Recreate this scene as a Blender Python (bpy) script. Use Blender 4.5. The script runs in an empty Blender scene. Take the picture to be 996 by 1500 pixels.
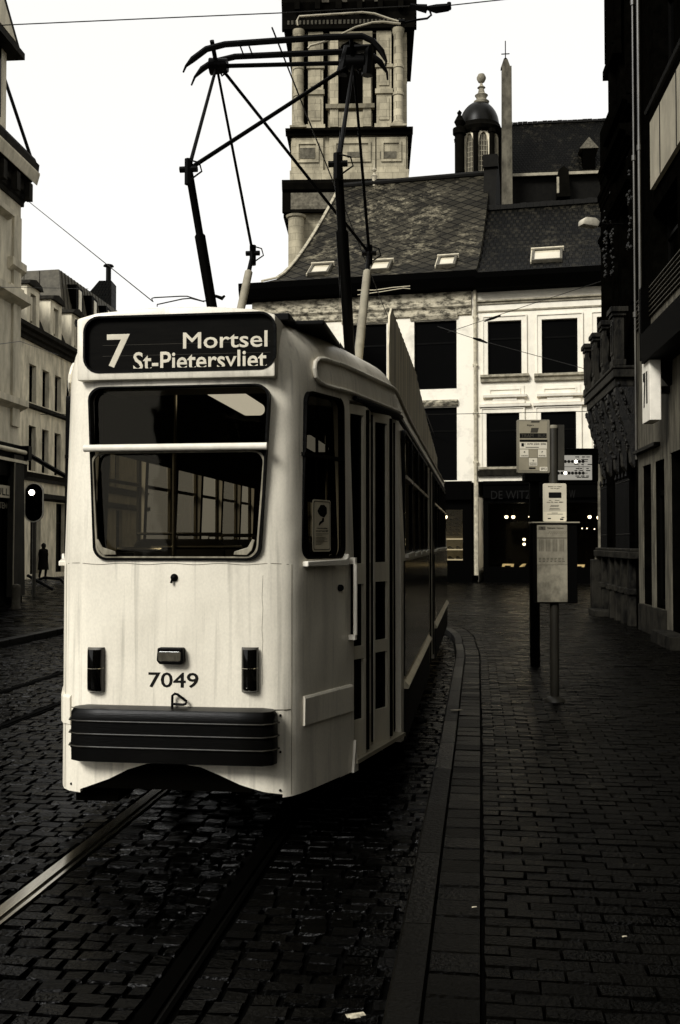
import bpy, bmesh, math, random
from mathutils import Vector, Matrix
random.seed(7)
PI = math.pi
S = bpy.context.scene
COL = S.collection
# ------------------------------------------------------------------ camera, light, exposure
PITCH = math.radians(1.72)
CZ = 1.73
cam = bpy.data.cameras.new("camera")
cam.sensor_fit = 'VERTICAL'; cam.sensor_height = 36; cam.lens = 36
cam.clip_end = 3000
camo = bpy.data.objects.new("camera", cam); COL.objects.link(camo)
camo.location = (0, 0, CZ); camo.rotation_euler = (math.radians(90) + PITCH, 0, 0)
S.camera = camo
SUN_EL, SUN_AZ = 36, 218          # azimuth clockwise from +Y: behind the camera, over its left shoulder
w = bpy.data.worlds.new("World"); S.world = w; w.use_nodes = True
nt = w.node_tree
sky = nt.nodes.new('ShaderNodeTexSky'); sky.sky_type = 'NISHITA'; sky.sun_disc = False
sky.sun_elevation = math.radians(SUN_EL); sky.sun_rotation = math.radians(SUN_AZ)
sky.air_density = 1.0; sky.dust_density = 1.0; sky.ozone_density = 1.0
hs = nt.nodes.new('ShaderNodeHueSaturation'); hs.inputs['Saturation'].default_value = 0.05
nt.links.new(sky.outputs[0], hs.inputs['Color'])
ov = nt.nodes.new('ShaderNodeMix'); ov.data_type = 'RGBA'; ov.inputs['Factor'].default_value = .8      # flat cloud layer over the sky
ov.inputs['B'].default_value = (8.2, 8.15, 7.9, 1)
nt.links.new(hs.outputs[0], ov.inputs['A']); nt.links.new(ov.outputs['Result'], nt.nodes['Background'].inputs[0])
nt.nodes['Background'].inputs[1].default_value = 0.14
sl = bpy.data.lights.new("sun", 'SUN'); sl.energy = 4.0; sl.angle = math.radians(20); sl.color = (1, .985, .95)
so = bpy.data.objects.new("sun", sl); COL.objects.link(so)
so.rotation_euler = (math.radians(90 - SUN_EL), 0, math.radians(-SUN_AZ + 180))
S.view_settings.view_transform = 'Standard'; S.view_settings.look = 'None'
S.view_settings.exposure = 0.0; S.view_settings.gamma = 1

# ------------------------------------------------------------------ measuring helpers
cp, sp = math.cos(PITCH), math.sin(PITCH)
def ray(px, py):
    u = (px - 498) / 1500; v = (750 - py) / 1500
    return Vector((u, cp - v * sp, sp + v * cp))
def at(px, py, D):
    r = ray(px, py); t = D / r.y
    return Vector((r.x * t, D, CZ + r.z * t))
def ground(px, py, z=0.0):
    r = ray(px, py); t = (z - CZ) / r.z
    return Vector((r.x * t, r.y * t, z))
class Frame:
    """vertical plane: origin, local x along it, local y into it; f(px,py) -> local (x,z)"""
    def __init__(s, ox, oy, rot, oz=0.0):
        s.o = Vector((ox, oy, oz)); s.rot = rot
        s.ax = Vector((math.cos(rot), math.sin(rot), 0)); s.ay = Vector((-math.sin(rot), math.cos(rot), 0))
    def __call__(s, px, py, dy=0.0):
        r = ray(px, py); o = s.o + s.ay * dy
        c = Vector((0, 0, CZ))
        t = (o - c).dot(s.ay) / r.dot(s.ay)
        p = c + r * t - s.o
        return p.dot(s.ax), p.z
    def box(s, x0, y0, x1, y1, dy=0.0):
        a = s(x0, y1, dy); b = s(x1, y0, dy); c = s(x0, y0, dy); d = s(x1, y1, dy)
        return (min(a[0], b[0]), max(a[0], b[0]), (a[1] + d[1]) / 2, (b[1] + c[1]) / 2)
    def w(s, x, y, z):
        p = s.o + s.ax * x + s.ay * y; p.z += z; return p

# ------------------------------------------------------------------ materials
def T(v, warm=None):
    k = .66 if warm is None else warm
    return (v, v * (1 - (1 - k) * .30), v * k, 1)
MATS = {}
def mat(name, v, rough=.7, v2=None, scale=4, stretch=(1, 1, 1), spec=.10, metal=0, bump=0, bscale=None, warm=None, lo=.35, hi=.65, detail=6, coat=0, bdist=.02):
    if name in MATS: return MATS[name]
    m = bpy.data.materials.new(name); m.use_nodes = True; n = m.node_tree; b = n.nodes['Principled BSDF']
    b.inputs['Roughness'].default_value = rough; b.inputs['Metallic'].default_value = metal
    b.inputs['Specular IOR Level'].default_value = spec; b.inputs['Coat Weight'].default_value = coat
    tc = n.nodes.new('ShaderNodeTexCoord'); mp = n.nodes.new('ShaderNodeMapping')
    mp.inputs['Scale'].default_value = stretch; n.links.new(tc.outputs['Object'], mp.inputs[0])
    if v2 is None: v2 = v * .8
    no = n.nodes.new('ShaderNodeTexNoise'); no.inputs['Scale'].default_value = scale; no.inputs['Detail'].default_value = detail
    no.inputs['Roughness'].default_value = .65
    n.links.new(mp.outputs[0], no.inputs['Vector'])
    rp = n.nodes.new('ShaderNodeValToRGB'); rp.color_ramp.elements[0].position = lo; rp.color_ramp.elements[1].position = hi
    rp.color_ramp.elements[0].color = T(v, warm); rp.color_ramp.elements[1].color = T(v2, warm)
    n.links.new(no.outputs['Fac'], rp.inputs[0]); n.links.new(rp.outputs[0], b.inputs['Base Color'])
    if bump:
        n2 = n.nodes.new('ShaderNodeTexNoise'); n2.inputs['Scale'].default_value = bscale or scale * 4; n2.inputs['Detail'].default_value = 5
        n.links.new(mp.outputs[0], n2.inputs['Vector'])
        bp = n.nodes.new('ShaderNodeBump'); bp.inputs['Strength'].default_value = bump; bp.inputs['Distance'].default_value = bdist
        n.links.new(n2.outputs['Fac'], bp.inputs['Height']); n.links.new(bp.outputs[0], b.inputs['Normal'])
    MATS[name] = m; return m
def emit(name, v, s=1.0):
    if name in MATS: return MATS[name]
    m = bpy.data.materials.new(name); m.use_nodes = True; b = m.node_tree.nodes['Principled BSDF']
    b.inputs['Base Color'].default_value = T(.1, .85); b.inputs['Emission Color'].default_value = T(v, .8); b.inputs['Emission Strength'].default_value = s
    MATS[name] = m; return m
def glassmat(name, tint, gloss=.10, rough=.03, wav=0):
    if name in MATS: return MATS[name]
    m = bpy.data.materials.new(name); m.use_nodes = True; n = m.node_tree; n.nodes.clear()
    out = n.nodes.new('ShaderNodeOutputMaterial'); mix = n.nodes.new('ShaderNodeMixShader')
    tr = n.nodes.new('ShaderNodeBsdfTransparent'); tr.inputs[0].default_value = T(tint, .8)
    gl = n.nodes.new('ShaderNodeBsdfGlossy'); gl.inputs['Roughness'].default_value = rough; gl.inputs[0].default_value = T(.8, .75)
    fr = n.nodes.new('ShaderNodeFresnel'); fr.inputs[0].default_value = 1.45
    mu = n.nodes.new('ShaderNodeMath'); mu.operation = 'MULTIPLY'; mu.inputs[1].default_value = gloss / .04
    mu.use_clamp = True
    n.links.new(fr.outputs[0], mu.inputs[0]); n.links.new(mu.outputs[0], mix.inputs[0])
    n.links.new(tr.outputs[0], mix.inputs[1]); n.links.new(gl.outputs[0], mix.inputs[2]); n.links.new(mix.outputs[0], out.inputs[0])
    if wav:
        tc = n.nodes.new('ShaderNodeTexCoord'); no = n.nodes.new('ShaderNodeTexNoise'); no.inputs['Scale'].default_value = 5; no.inputs['Detail'].default_value = 1
        bp = n.nodes.new('ShaderNodeBump'); bp.inputs['Strength'].default_value = wav; bp.inputs['Distance'].default_value = .02
        n.links.new(tc.outputs['Object'], no.inputs[0]); n.links.new(no.outputs[0], bp.inputs['Height'])
        n.links.new(bp.outputs[0], gl.inputs['Normal']); n.links.new(bp.outputs[0], fr.inputs['Normal'])
    MATS[name] = m; return m
def paint(name, v, dirt, rough=.35, spec=.4, warm=.76):
    """weathered enamel: large soft grime, thin vertical rain streaks, fine speckle"""
    m = bpy.data.materials.new(name); m.use_nodes = True; n = m.node_tree; b = n.nodes['Principled BSDF']
    b.inputs['Roughness'].default_value = rough; b.inputs['Specular IOR Level'].default_value = spec
    tc = n.nodes.new('ShaderNodeTexCoord')
    def noise(sc, st, d=4):
        mp = n.nodes.new('ShaderNodeMapping'); mp.inputs['Scale'].default_value = st
        n.links.new(tc.outputs['Object'], mp.inputs[0])
        no = n.nodes.new('ShaderNodeTexNoise'); no.inputs['Scale'].default_value = sc; no.inputs['Detail'].default_value = d
        n.links.new(mp.outputs[0], no.inputs['Vector']); return no.outputs['Fac']
    def ramp(fac, lo, hi, a, c):
        r = n.nodes.new('ShaderNodeMapRange'); r.inputs['From Min'].default_value = lo; r.inputs['From Max'].default_value = hi
        r.inputs['To Min'].default_value = a; r.inputs['To Max'].default_value = c; n.links.new(fac, r.inputs[0]); return r.outputs[0]
    def mul(a, c):
        q = n.nodes.new('ShaderNodeMath'); q.operation = 'MULTIPLY'; n.links.new(a, q.inputs[0]); n.links.new(c, q.inputs[1]); return q.outputs[0]
    f = mul(ramp(noise(2.2, (1, 1, .35)), .35, .7, 1, .76), ramp(noise(26, (1, 1, .04), 3), .56, .74, 1, 1 - dirt))
    f = mul(f, ramp(noise(90, (1, 1, .7), 2), .3, .7, 1.03, .93))
    f = mul(f, ramp(noise(9, (1, 1, .12), 5), .5, .8, 1, 1 - dirt * .8))
    mx = n.nodes.new('ShaderNodeMix'); mx.data_type = 'RGBA'
    mx.inputs['A'].default_value = (0.02, .016, .008, 1); mx.inputs['B'].default_value = T(v, warm)
    n.links.new(f, mx.inputs['Factor']); n.links.new(mx.outputs['Result'], b.inputs['Base Color'])
    bp = n.nodes.new('ShaderNodeBump'); bp.inputs['Strength'].default_value = .4; bp.inputs['Distance'].default_value = .03
    n.links.new(noise(3.5, (1, 1, 1), 1), bp.inputs['Height']); n.links.new(bp.outputs[0], b.inputs['Normal'])
    MATS[name] = m; return m

CREAM = paint('cream_enamel', .76, .30)
BLACK = mat('black_rubber', .001, .5, .0007, 8, spec=.05, bump=.2)
RUBBER = mat('bumper_rubber', .0012, .35, .0008, 14, (.3, 1, 3), spec=.10, bump=.06)
LINING = mat('dark_lining', .003, .8, .002, spec=.02)
METAL = mat('dull_metal', .35, .35, .2, 20, metal=.8)
DARKM = mat('dark_metal', .0012, .5, .001, 20, spec=.06)
WHITEP = mat('white_paint', .75, .4, .6, 10, warm=.8)
GLASS = glassmat('window_glass', .28, .02)
WSCREEN = glassmat('windscreen_glass', .45, .02, .02, .06)
DGLASS = mat('dark_pane', .0005, .12, .0003, 2, spec=.03)

# ------------------------------------------------------------------ mesh helpers
class MB:
    def __init__(s): s.v = []; s.f = []; s.m = []
    def add(s, vs, fs, mi=0):
        o = len(s.v); s.v += [tuple(p) for p in vs]; s.f += [tuple(i + o for i in f) for f in fs]; s.m += [mi] * len(fs)
    def box(s, x0, x1, y0, y1, z0, z1, mi=0):
        s.add([(x0, y0, z0), (x1, y0, z0), (x1, y1, z0), (x0, y1, z0), (x0, y0, z1), (x1, y0, z1), (x1, y1, z1), (x0, y1, z1)],
              [(0, 3, 2, 1), (4, 5, 6, 7), (0, 1, 5, 4), (1, 2, 6, 5), (2, 3, 7, 6), (3, 0, 4, 7)], mi); return s
    def tube(s, pts, r, n=8, mi=0, cap=True):
        pts = [Vector(p) for p in pts]; rs = r if isinstance(r, (list, tuple)) else [r] * len(pts)
        rings = []
        d0 = (pts[1] - pts[0]).normalized(); up = Vector((0, 0, 1)) if abs(d0.z) < .9 else Vector((1, 0, 0))
        a = d0.cross(up).normalized()
        for i, p in enumerate(pts):
            d = (pts[min(i + 1, len(pts) - 1)] - pts[max(i - 1, 0)]).normalized()
            a = (a - d * a.dot(d)).normalized(); b = d.cross(a)
            rings.append([p + (a * math.cos(2 * PI * k / n) + b * math.sin(2 * PI * k / n)) * rs[i] for k in range(n)])
        vs = [q for rg in rings for q in rg]; fs = []
        for i in range(len(rings) - 1):
            for k in range(n):
                fs.append((i * n + k, i * n + (k + 1) % n, (i + 1) * n + (k + 1) % n, (i + 1) * n + k))
        if cap: fs += [tuple(range(n))[::-1], tuple((len(rings) - 1) * n + k for k in range(n))]
        s.add(vs, fs, mi); return s
    def lathe(s, prof, c=(0, 0, 0), n=20, mi=0, a0=0, a1=2 * PI):
        vs = []; fs = []; N = n
        for (r, z) in prof:
            for k in range(N): 
                t = a0 + (a1 - a0) * k / N; vs.append((c[0] + r * math.cos(t), c[1] + r * math.sin(t), c[2] + z))
        for i in range(len(prof) - 1):
            for k in range(N): fs.append((i * N + k, i * N + (k + 1) % N, (i + 1) * N + (k + 1) % N, (i + 1) * N + k))
        fs.append(tuple(range(N))[::-1]); fs.append(tuple((len(prof) - 1) * N + k for k in range(N)))
        s.add(vs, fs, mi); return s
    def prism(s, poly, y0, y1, mi=0):
        """poly in (x,z), extruded in y"""
        n = len(poly); vs = [(x, y0, z) for x, z in poly] + [(x, y1, z) for x, z in poly]
        s.add(vs, [tuple(range(n)), tuple(range(2 * n - 1, n - 1, -1))] + [(i, (i + 1) % n + 0, (i + 1) % n + n, i + n)[::-1] for i in range(n)], mi); return s
    def extr(s, prof, x0, x1, mi=0):
        """profile in (y,z), extruded along x (cornices, sills)"""
        n = len(prof); vs = [(x0, y, z) for y, z in prof] + [(x1, y, z) for y, z in prof]
        s.add(vs, [tuple(range(n))[::-1], tuple(range(n, 2 * n))] + [(i, (i + 1) % n, (i + 1) % n + n, i + n) for i in range(n)], mi); return s
    def xf(s, M):
        s.v = [tuple(M @ Vector(p)) for p in s.v]; return s
    def merge(s, o):
        k = len(s.v); s.v += o.v; s.f += [tuple(i + k for i in f) for f in o.f]; s.m += o.m; return s
def obj(name, mb, m, parent=None, smooth=False, bevel=0, **props):
    me = bpy.data.meshes.new(name); me.from_pydata(mb.v, [], mb.f)
    for q in (m if isinstance(m, (list, tuple)) else [m]): me.materials.append(q)
    for p, i in zip(me.polygons, mb.m): p.material_index = i
    bm = bmesh.new(); bm.from_mesh(me); bmesh.ops.recalc_face_normals(bm, faces=bm.faces)
    if bevel:
        bmesh.ops.bevel(bm, geom=[e for e in bm.edges if e.is_manifold and e.calc_face_angle(0) > .5], offset=bevel, segments=2, affect='EDGES', profile=.5)
    bm.to_mesh(me); bm.free()
    if smooth:
        me.shade_smooth(); me.set_sharp_from_angle(angle=math.radians(38))
    o = bpy.data.objects.new(name, me); COL.objects.link(o)
    if parent is not None: o.parent = parent
    for k, v in props.items(): o[k] = v
    return o
def thing(name, label, cat, loc=(0, 0, 0), rot=0, group=None, **k):
    o = bpy.data.objects.new(name, None); COL.objects.link(o); o.location = loc; o.rotation_euler = (0, 0, rot)
    o.empty_display_size = .2
    o['label'] = label; o['category'] = cat
    if group: o['group'] = group
    return o
def tag(o, label, cat, group=None):
    o['label'] = label; o['category'] = cat
    if group: o['group'] = group
    return o
def label(o, s): o['label'] = s; return o
def struct(name, mb, m, **k):
    o = obj(name, mb, m, **k); o['kind'] = 'structure'; return o
def rrect(x0, x1, z0, z1, r, n=6):
    r = min(r, (x1 - x0) / 2 - 1e-4, (z1 - z0) / 2 - 1e-4); P = []
    for cx, cz, a in ((x1 - r, z1 - r, 0), (x0 + r, z1 - r, 90), (x0 + r, z0 + r, 180), (x1 - r, z0 + r, 270)):
        for k in range(n + 1):
            t = math.radians(a + 90 * k / n); P.append((cx + r * math.cos(t), cz + r * math.sin(t)))
    return P
def ringpoly(mb, outer, inner, y0, y1, mi=0):
    n = len(outer); vs = [(x, y0, z) for x, z in outer] + [(x, y0, z) for x, z in inner] + [(x, y1, z) for x, z in outer] + [(x, y1, z) for x, z in inner]
    fs = []
    for i in range(n):
        j = (i + 1) % n
        fs += [(i, j, n + j, n + i), (2 * n + j, 2 * n + i, 3 * n + i, 3 * n + j), (j, i, 2 * n + i, 2 * n + j), (n + i, n + j, 3 * n + j, 3 * n + i)]
    mb.add(vs, fs, mi); return mb
def text_mb(txt, x0, x1, z0, z1, y=0.0, depth=.002, bold=.0, fit=True, fitz=True):
    cu = bpy.data.curves.new('t', 'FONT'); cu.body = txt; cu.size = 1; cu.bevel_depth = bold; cu.bevel_resolution = 0; cu.extrude = .01; cu.resolution_u = 3
    o = bpy.data.objects.new('t', cu); COL.objects.link(o); bpy.context.view_layer.update()
    me = bpy.data.meshes.new_from_object(o.evaluated_get(bpy.context.evaluated_depsgraph_get()))
    vs = [v.co.copy() for v in me.vertices]; zm = max(abs(v.z) for v in vs)
    for v in vs: v.z *= .01 / zm
    vs = vs; fs = [tuple(p.vertices) for p in me.polygons]
    bpy.data.objects.remove(o); bpy.data.curves.remove(cu); bpy.data.meshes.remove(me)
    ax = min(v.x for v in vs); bx = max(v.x for v in vs); az = min(v.y for v in vs); bz = max(v.y for v in vs)
    sx = (x1 - x0) / (bx - ax); sz = (z1 - z0) / (bz - az)
    mb = MB(); mb.add([(x0 + (v.x - ax) * sx, y - (v.z + .01) / .02 * depth, z0 + (v.y - az) * sz) for v in vs], fs); return mb
def boolean(target, cutter, solver='EXACT'):
    md = target.modifiers.new('b', 'BOOLEAN'); md.object = cutter; md.operation = 'DIFFERENCE'; md.solver = solver
    bpy.context.view_layer.update()
    me = bpy.data.meshes.new_from_object(target.evaluated_get(bpy.context.evaluated_depsgraph_get()))
    target.modifiers.clear(); old = target.data; target.data = me; bpy.data.meshes.remove(old)
    bpy.data.objects.remove(cutter)

# ------------------------------------------------------------------ ground, road, pavement
TR = math.radians(-7.6)                        # heading of the tram track
TF = Frame(-.927, 5.7, TR)                     # tram frame, origin at the middle of the nose
def tl(x, y):                                  # world -> tram local
    d = Vector((x, y, 0)) - TF.o; return d.dot(TF.ax), d.dot(TF.ay)
JOINT = mat('joint_dirt', .0004, .8, .001, 3, spec=.02)
g = MB(); g.add([(-600, -200, -.03), (600, -200, -.03), (600, 1200, -.03), (-600, 1200, -.03)], [(0, 1, 2, 3)])
struct('ground', g, mat('ground_earth', .02, .9, .012, .4, spec=.1))
PZ = .11
def settmat(name, v, v2, rough, spec, bscale=60, bump=.5):
    m = bpy.data.materials.new(name); m.use_nodes = True; n = m.node_tree; b = n.nodes['Principled BSDF']
    geo = n.nodes.new('ShaderNodeNewGeometry'); tc = n.nodes.new('ShaderNodeTexCoord')
    mx = n.nodes.new('ShaderNodeMix'); mx.data_type = 'RGBA'; mx.inputs['A'].default_value = T(v, .6); mx.inputs['B'].default_value = T(v2, .62)
    no = n.nodes.new('ShaderNodeTexNoise'); no.inputs['Scale'].default_value = 1.3; no.inputs['Detail'].default_value = 5
    n.links.new(tc.outputs['Object'], no.inputs[0])
    ad = n.nodes.new('ShaderNodeMath'); ad.operation = 'MULTIPLY'; n.links.new(geo.outputs['Random Per Island'], ad.inputs[0]); 
    mr = n.nodes.new('ShaderNodeMapRange'); mr.inputs['From Min'].default_value = .35; mr.inputs['From Max'].default_value = .65; mr.inputs['To Min'].default_value = .35; mr.inputs['To Max'].default_value = 1.3
    n.links.new(no.outputs['Fac'], mr.inputs[0]); n.links.new(mr.outputs[0], ad.inputs[1])
    n.links.new(ad.outputs[0], mx.inputs['Factor']); n.links.new(mx.outputs['Result'], b.inputs['Base Color'])
    b.inputs['Specular IOR Level'].default_value = spec
    r2 = n.nodes.new('ShaderNodeMapRange'); r2.inputs['To Min'].default_value = rough - .12; r2.inputs['To Max'].default_value = rough + .15
    n.links.new(geo.outputs['Random Per Island'], r2.inputs[0]); n.links.new(r2.outputs[0], b.inputs['Roughness'])
    n2 = n.nodes.new('ShaderNodeTexNoise'); n2.inputs['Scale'].default_value = bscale; n2.inputs['Detail'].default_value = 4
    n.links.new(tc.outputs['Object'], n2.inputs[0])
    bp = n.nodes.new('ShaderNodeBump'); bp.inputs['Strength'].default_value = bump; bp.inputs['Distance'].default_value = .012
    n.links.new(n2.outputs['Fac'], bp.inputs['Height']); n.links.new(bp.outputs[0], b.inputs['Normal'])
    MATS[name] = m; return m
def brick(mb, cx, cy, lx, ly, z, M, tilt=.02, ch=.008, h=.03):
    """one sett: crowned top with chamfer, in the local frame of M (2x2 rotation)"""
    hx, hy = lx / 2, ly / 2; tx = random.uniform(-tilt, tilt); ty = random.uniform(-tilt, tilt); dz = random.uniform(-.004, .004)
    q = []
    for sx, sy in ((-1, -1), (1, -1), (1, 1), (-1, 1)):
        x = sx * (hx - ch) ; y = sy * (hy - ch); q.append((cx + x + random.uniform(-.004, .004), cy + y + random.uniform(-.004, .004), z + dz + tx * x + ty * y))
    for sx, sy in ((-1, -1), (1, -1), (1, 1), (-1, 1)): q.append((cx + sx * hx, cy + sy * hy, z - h))
    a, b, ox, oy = M
    mb.add([(ox + x * a - y * b, oy + x * b + y * a, zz) for x, y, zz in q], [(0, 1, 2, 3), (4, 5, 1, 0), (5, 6, 2, 1), (6, 7, 3, 2), (7, 4, 0, 3)])
MT = (math.cos(TR), math.sin(TR), TF.o.x, TF.o.y)
# kerb line in world coordinates (street side), from behind the camera to the square beyond the tram
KP = [(tl(0, 0)[0], -12)]
KX = 1.36
kerb = [(KX - .02, -14), (KX - .02, -4), (KX - .01, 0), (KX, 3), (KX, 7), (KX, 9.4), (KX - .05, 11), (KX - .13, 12.8), (KX - .4, 14.4), (KX - 1.1, 15.7), (KX - 2.6, 17.0), (KX - 6, 19.2), (KX - 9, 20.8)]
def resample(P, step):
    out = [Vector((p[0], p[1])) for p in P[:1]]; acc = 0
    # catmull-rom
    Q = []
    V = [Vector((p[0], p[1])) for p in P]
    for i in range(len(V) - 1):
        p0 = V[max(i - 1, 0)]; p1 = V[i]; p2 = V[i + 1]; p3 = V[min(i + 2, len(V) - 1)]
        for k in range(20):
            t = k / 20
            if (p2 - p1).length > 3: Q.append(p1.lerp(p2, t)); continue
            Q.append(.5 * ((2 * p1) + (p2 - p0) * t + (2 * p0 - 5 * p1 + 4 * p2 - p3) * t * t + (3 * p1 - p0 - 3 * p2 + p3) * t ** 3))
    Q.append(V[-1])
    last = Q[0]
    for a, b in zip(Q, Q[1:]):
        L = (b - a).length
        while acc + L >= step:
            u = (step - acc) / L; a = a.lerp(b, u); out.append(a.copy()); L = (b - a).length; acc = 0
        acc += L
    return out
kl = resample(kerb, .1)
def kerb_x(y):   # tram-local x of the kerb at tram-local y
    best = None
    for a, b in zip(kl, kl[1:]):
        if min(a.y, b.y) <= y <= max(a.y, b.y):
            t = (y - a.y) / (b.y - a.y + 1e-9); return a.x + (b.x - a.x) * t
    return kl[0].x if y < kl[0].y else kl[-1].x
KXC = {}
def kx(y):
    k = round(y, 1)
    if k not in KXC: KXC[k] = kerb_x(y)
    return KXC[k]
def W2(p, z): 
    a, b, ox, oy = MT; return (ox + p[0] * a - p[1] * b, oy + p[0] * b + p[1] * a, z)
# kerb stones
KST = settmat('kerb_stone', .0008, .0035, .36, .05, 40, .7)
mb = MB(); i = 0
def strip_block(mb, off0, off1, i0, i1, ztop, zbot, ch=.012):
    A = []
    for k in range(i0, i1 + 1):
        p = kl[k]; d = (kl[min(k + 1, len(kl) - 1)] - kl[max(k - 1, 0)]).normalized(); nrm = Vector((d.y, -d.x))
        A.append((p + nrm * off0, p + nrm * off1, nrm))
    vs = []; fs = []
    for (a, b, nrm) in A:
        vs += [W2(a, zbot), W2(a, ztop - ch), W2(a + nrm * ch, ztop), W2(b - nrm * ch * .5, ztop), W2(b, ztop - ch), W2(b, zbot)]
    for k in range(len(A) - 1):
        for j in range(5): fs.append((k * 6 + j, k * 6 + j + 1, k * 6 + 6 + j + 1, k * 6 + 6 + j))
    fs += [(0, 1, 2, 3, 4, 5), tuple(len(vs) - 6 + j for j in (5, 4, 3, 2, 1, 0))]
    mb.add(vs, fs)
n = len(kl)
while i + 1 < n - 12:
    L = random.choice([9, 10, 10, 11]); j = min(i + L, n - 1)
    mb2 = MB(); strip_block(mb2, .0, .13, i, j, PZ + random.uniform(-.004, .004), -.05)
    # shrink slightly for a joint
    mb.merge(mb2); i = j
struct('kerb', mb, KST, smooth=False)
# header course beside the kerb
HDR = settmat('header_brick', .0006, .003, .34, .03, 50, .6)
mb = MB()
for k in range(0, n - 12, 1):
    strip_block(mb, .18, .40, k, k + 1, PZ - .004 + random.uniform(-.004, .003), -.03, ch=.01) if False else None
k = 0
while k + 2 < n - 10:
    p = kl[k + 1]; d = (kl[k + 2] - kl[k]).normalized(); nrm = Vector((d.y, -d.x)); c = p + nrm * .235
    a = d.x * 0 + nrm.x; b = nrm.y
    # block .2 x .19 aligned with kerb direction
    q = []
    tz = random.uniform(-.004, .003)
    for sx, sy in ((-1, -1), (1, -1), (1, 1), (-1, 1)): e = c + nrm * (sx * .095) + d * (sy * .088); q.append(W2(e, PZ - .002 + tz + random.uniform(-.002, .002)))
    for sx, sy in ((-1, -1), (1, -1), (1, 1), (-1, 1)): e = c + nrm * (sx * .104) + d * (sy * .097); q.append(W2(e, PZ - .04))
    mb.add(q, [(0, 1, 2, 3), (4, 5, 1, 0), (5, 6, 2, 1), (6, 7, 3, 2), (7, 4, 0, 3)])
    k += 2
struct('pavement_edging', mb, HDR)
# pavement bricks, running bond across the pavement
PAV = settmat('pavement_brick', .0004, .0020, .28, .028, 55, .6)
mb = MB(); row = 0; y = -3.2
bx, by = .205, .105
while y < 42:
    far = y > 17
    lx, ly = (bx, by) if not far else (bx * 1.6, by * 1.6)
    x = x0 = kx(y) + .345 if y < 20.6 else -9
    if row % 2: x = x0 - lx / 2
    while True:
        wx = TF.o.x + x * MT[0] - y * MT[1]; wy = TF.o.y + x * MT[1] + y * MT[0]
        if wy > 45.5: break
        lim = 3.83 + .096 * wy - .02 if wy < 24.2 else 16
        if wx > lim: break
        if x < x0: brick(mb, x0 + lx / 4, y + ly / 2, lx / 2 - .004, ly - .010, PZ, MT, ch=.0045)
        elif not (wy > 12 and abs(wx) > wy * .40 + 1):
            brick(mb, x + lx / 2 + random.uniform(-.003, .003), y + ly / 2, lx - .004, ly - .010, PZ, MT, ch=.0045)
        x += lx
    y += ly; row += 1
struct('pavement', mb, PAV)
# bed under the pavement
pb = MB()
poly = [W2((p.x + .1, p.y), 0) for p in kl] + [(-14, 46, 0), (30, 46, 0), (30, 24, 0), (6.5, 24, 0), (3, -14, 0)]
pb.add([(x, y, PZ - .028) for x, y, _ in poly] + [(x, y, -.02) for x, y, _ in poly], [tuple(range(len(poly)))])
struct('pavement_bed', pb, JOINT)
# road setts: courses across the street, broken around the grooved rails
RD = settmat('road_sett', .00015, .0007, .20, .042, 45, .45)
mb = MB()
rails = [-.53, .49, -2.78, -3.80]
y = -5.0; row = 0
while y < 44:
    ly = .10 if y < 14 else .16; x = -12.5 + (row % 2) * .09
    while x < 3.5:
        lx = random.uniform(.11, .18) if y < 14 else random.uniform(.2, .28)
        skip = False
        for r in rails:
            if x < r + .07 and x + lx > r - .07: 
                if x < r - .07 - .05: lx = r - .07 - x
                else: skip = True; nxt = r + .07
                break
        if skip: x = nxt; continue
        wx = TF.o.x + x * MT[0] - y * MT[1]; wy = TF.o.y + x * MT[1] + y * MT[0]
        inpav = x > kx(y) - .01 if y < 20.6 else x > -9
        if not inpav and x > -6.15 or (not inpav and False):
            if abs(wx) < wy * .42 + 3.5: brick(mb, x + lx / 2, y + ly / 2, lx - .012, ly - .005, random.uniform(-.006, .002), MT, tilt=.05, ch=.008)
        x += lx
    y += ly; row += 1
struct('road', mb, RD)
pb = MB(); pb.add([(-40, -30, -.022), (40, -30, -.022), (40, 60, -.022), (-40, 60, -.022)], [(0, 1, 2, 3)])
struct('road_bed', pb, JOINT)
# left kerb and far pavement of the crossing street
mb = MB()
for k in range(60):
    mb.box(-6.36, -6.17, -6 + k * 1.0, -6 + k * 1.0 + .99, -.02, .10 + random.uniform(-.004, .004))
mb.xf(Matrix.Translation(TF.o) @ Matrix.Rotation(TR, 4, 'Z'))
struct('left_kerb', mb, KST, bevel=.01)
mb = MB(); y = 0; row = 0
while y < 62:
    s_ = 1.0 if y < 14 else 1.5
    x = -6.38
    while x > -24:
        wx = TF.o.x + x * MT[0] - y * MT[1]; wy = TF.o.y + x * MT[1] + y * MT[0]
        if abs(wx) < wy * .36 + 1.5: brick(mb, x - .1 * s_, y + .06 * s_, .19 * s_, .115 * s_, .09, MT, tilt=.05)
        x -= .2 * s_
    y += .125 * s_; row += 1
struct('left_pavement', mb, RD)
pb = MB(); pb.box(-60, -6.37, -6, 80, -.02, .055); pb.xf(Matrix.Translation(TF.o) @ Matrix.Rotation(TR, 4, 'Z'))
struct('left_pavement_bed', pb, JOINT)
# grooved rails
RAIL = mat('worn_rail_steel', .75, .16, .5, 30, (1, .1, 1), metal=1.0, warm=.8)
RAIL_SHADE = mat('shaded_rail_steel', .0006, .7, .0004, 30, (1, .1, 1), spec=.01)  # near-black copy: shade over the other rails painted into the steel
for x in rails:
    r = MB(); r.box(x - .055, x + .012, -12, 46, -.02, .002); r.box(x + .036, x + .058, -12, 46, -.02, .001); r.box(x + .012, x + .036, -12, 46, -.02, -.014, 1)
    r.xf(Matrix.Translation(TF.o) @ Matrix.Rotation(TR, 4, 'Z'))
    struct('tram_rail', r, [RAIL if x == rails[0] else RAIL_SHADE, DARKM], bevel=.002)

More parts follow.
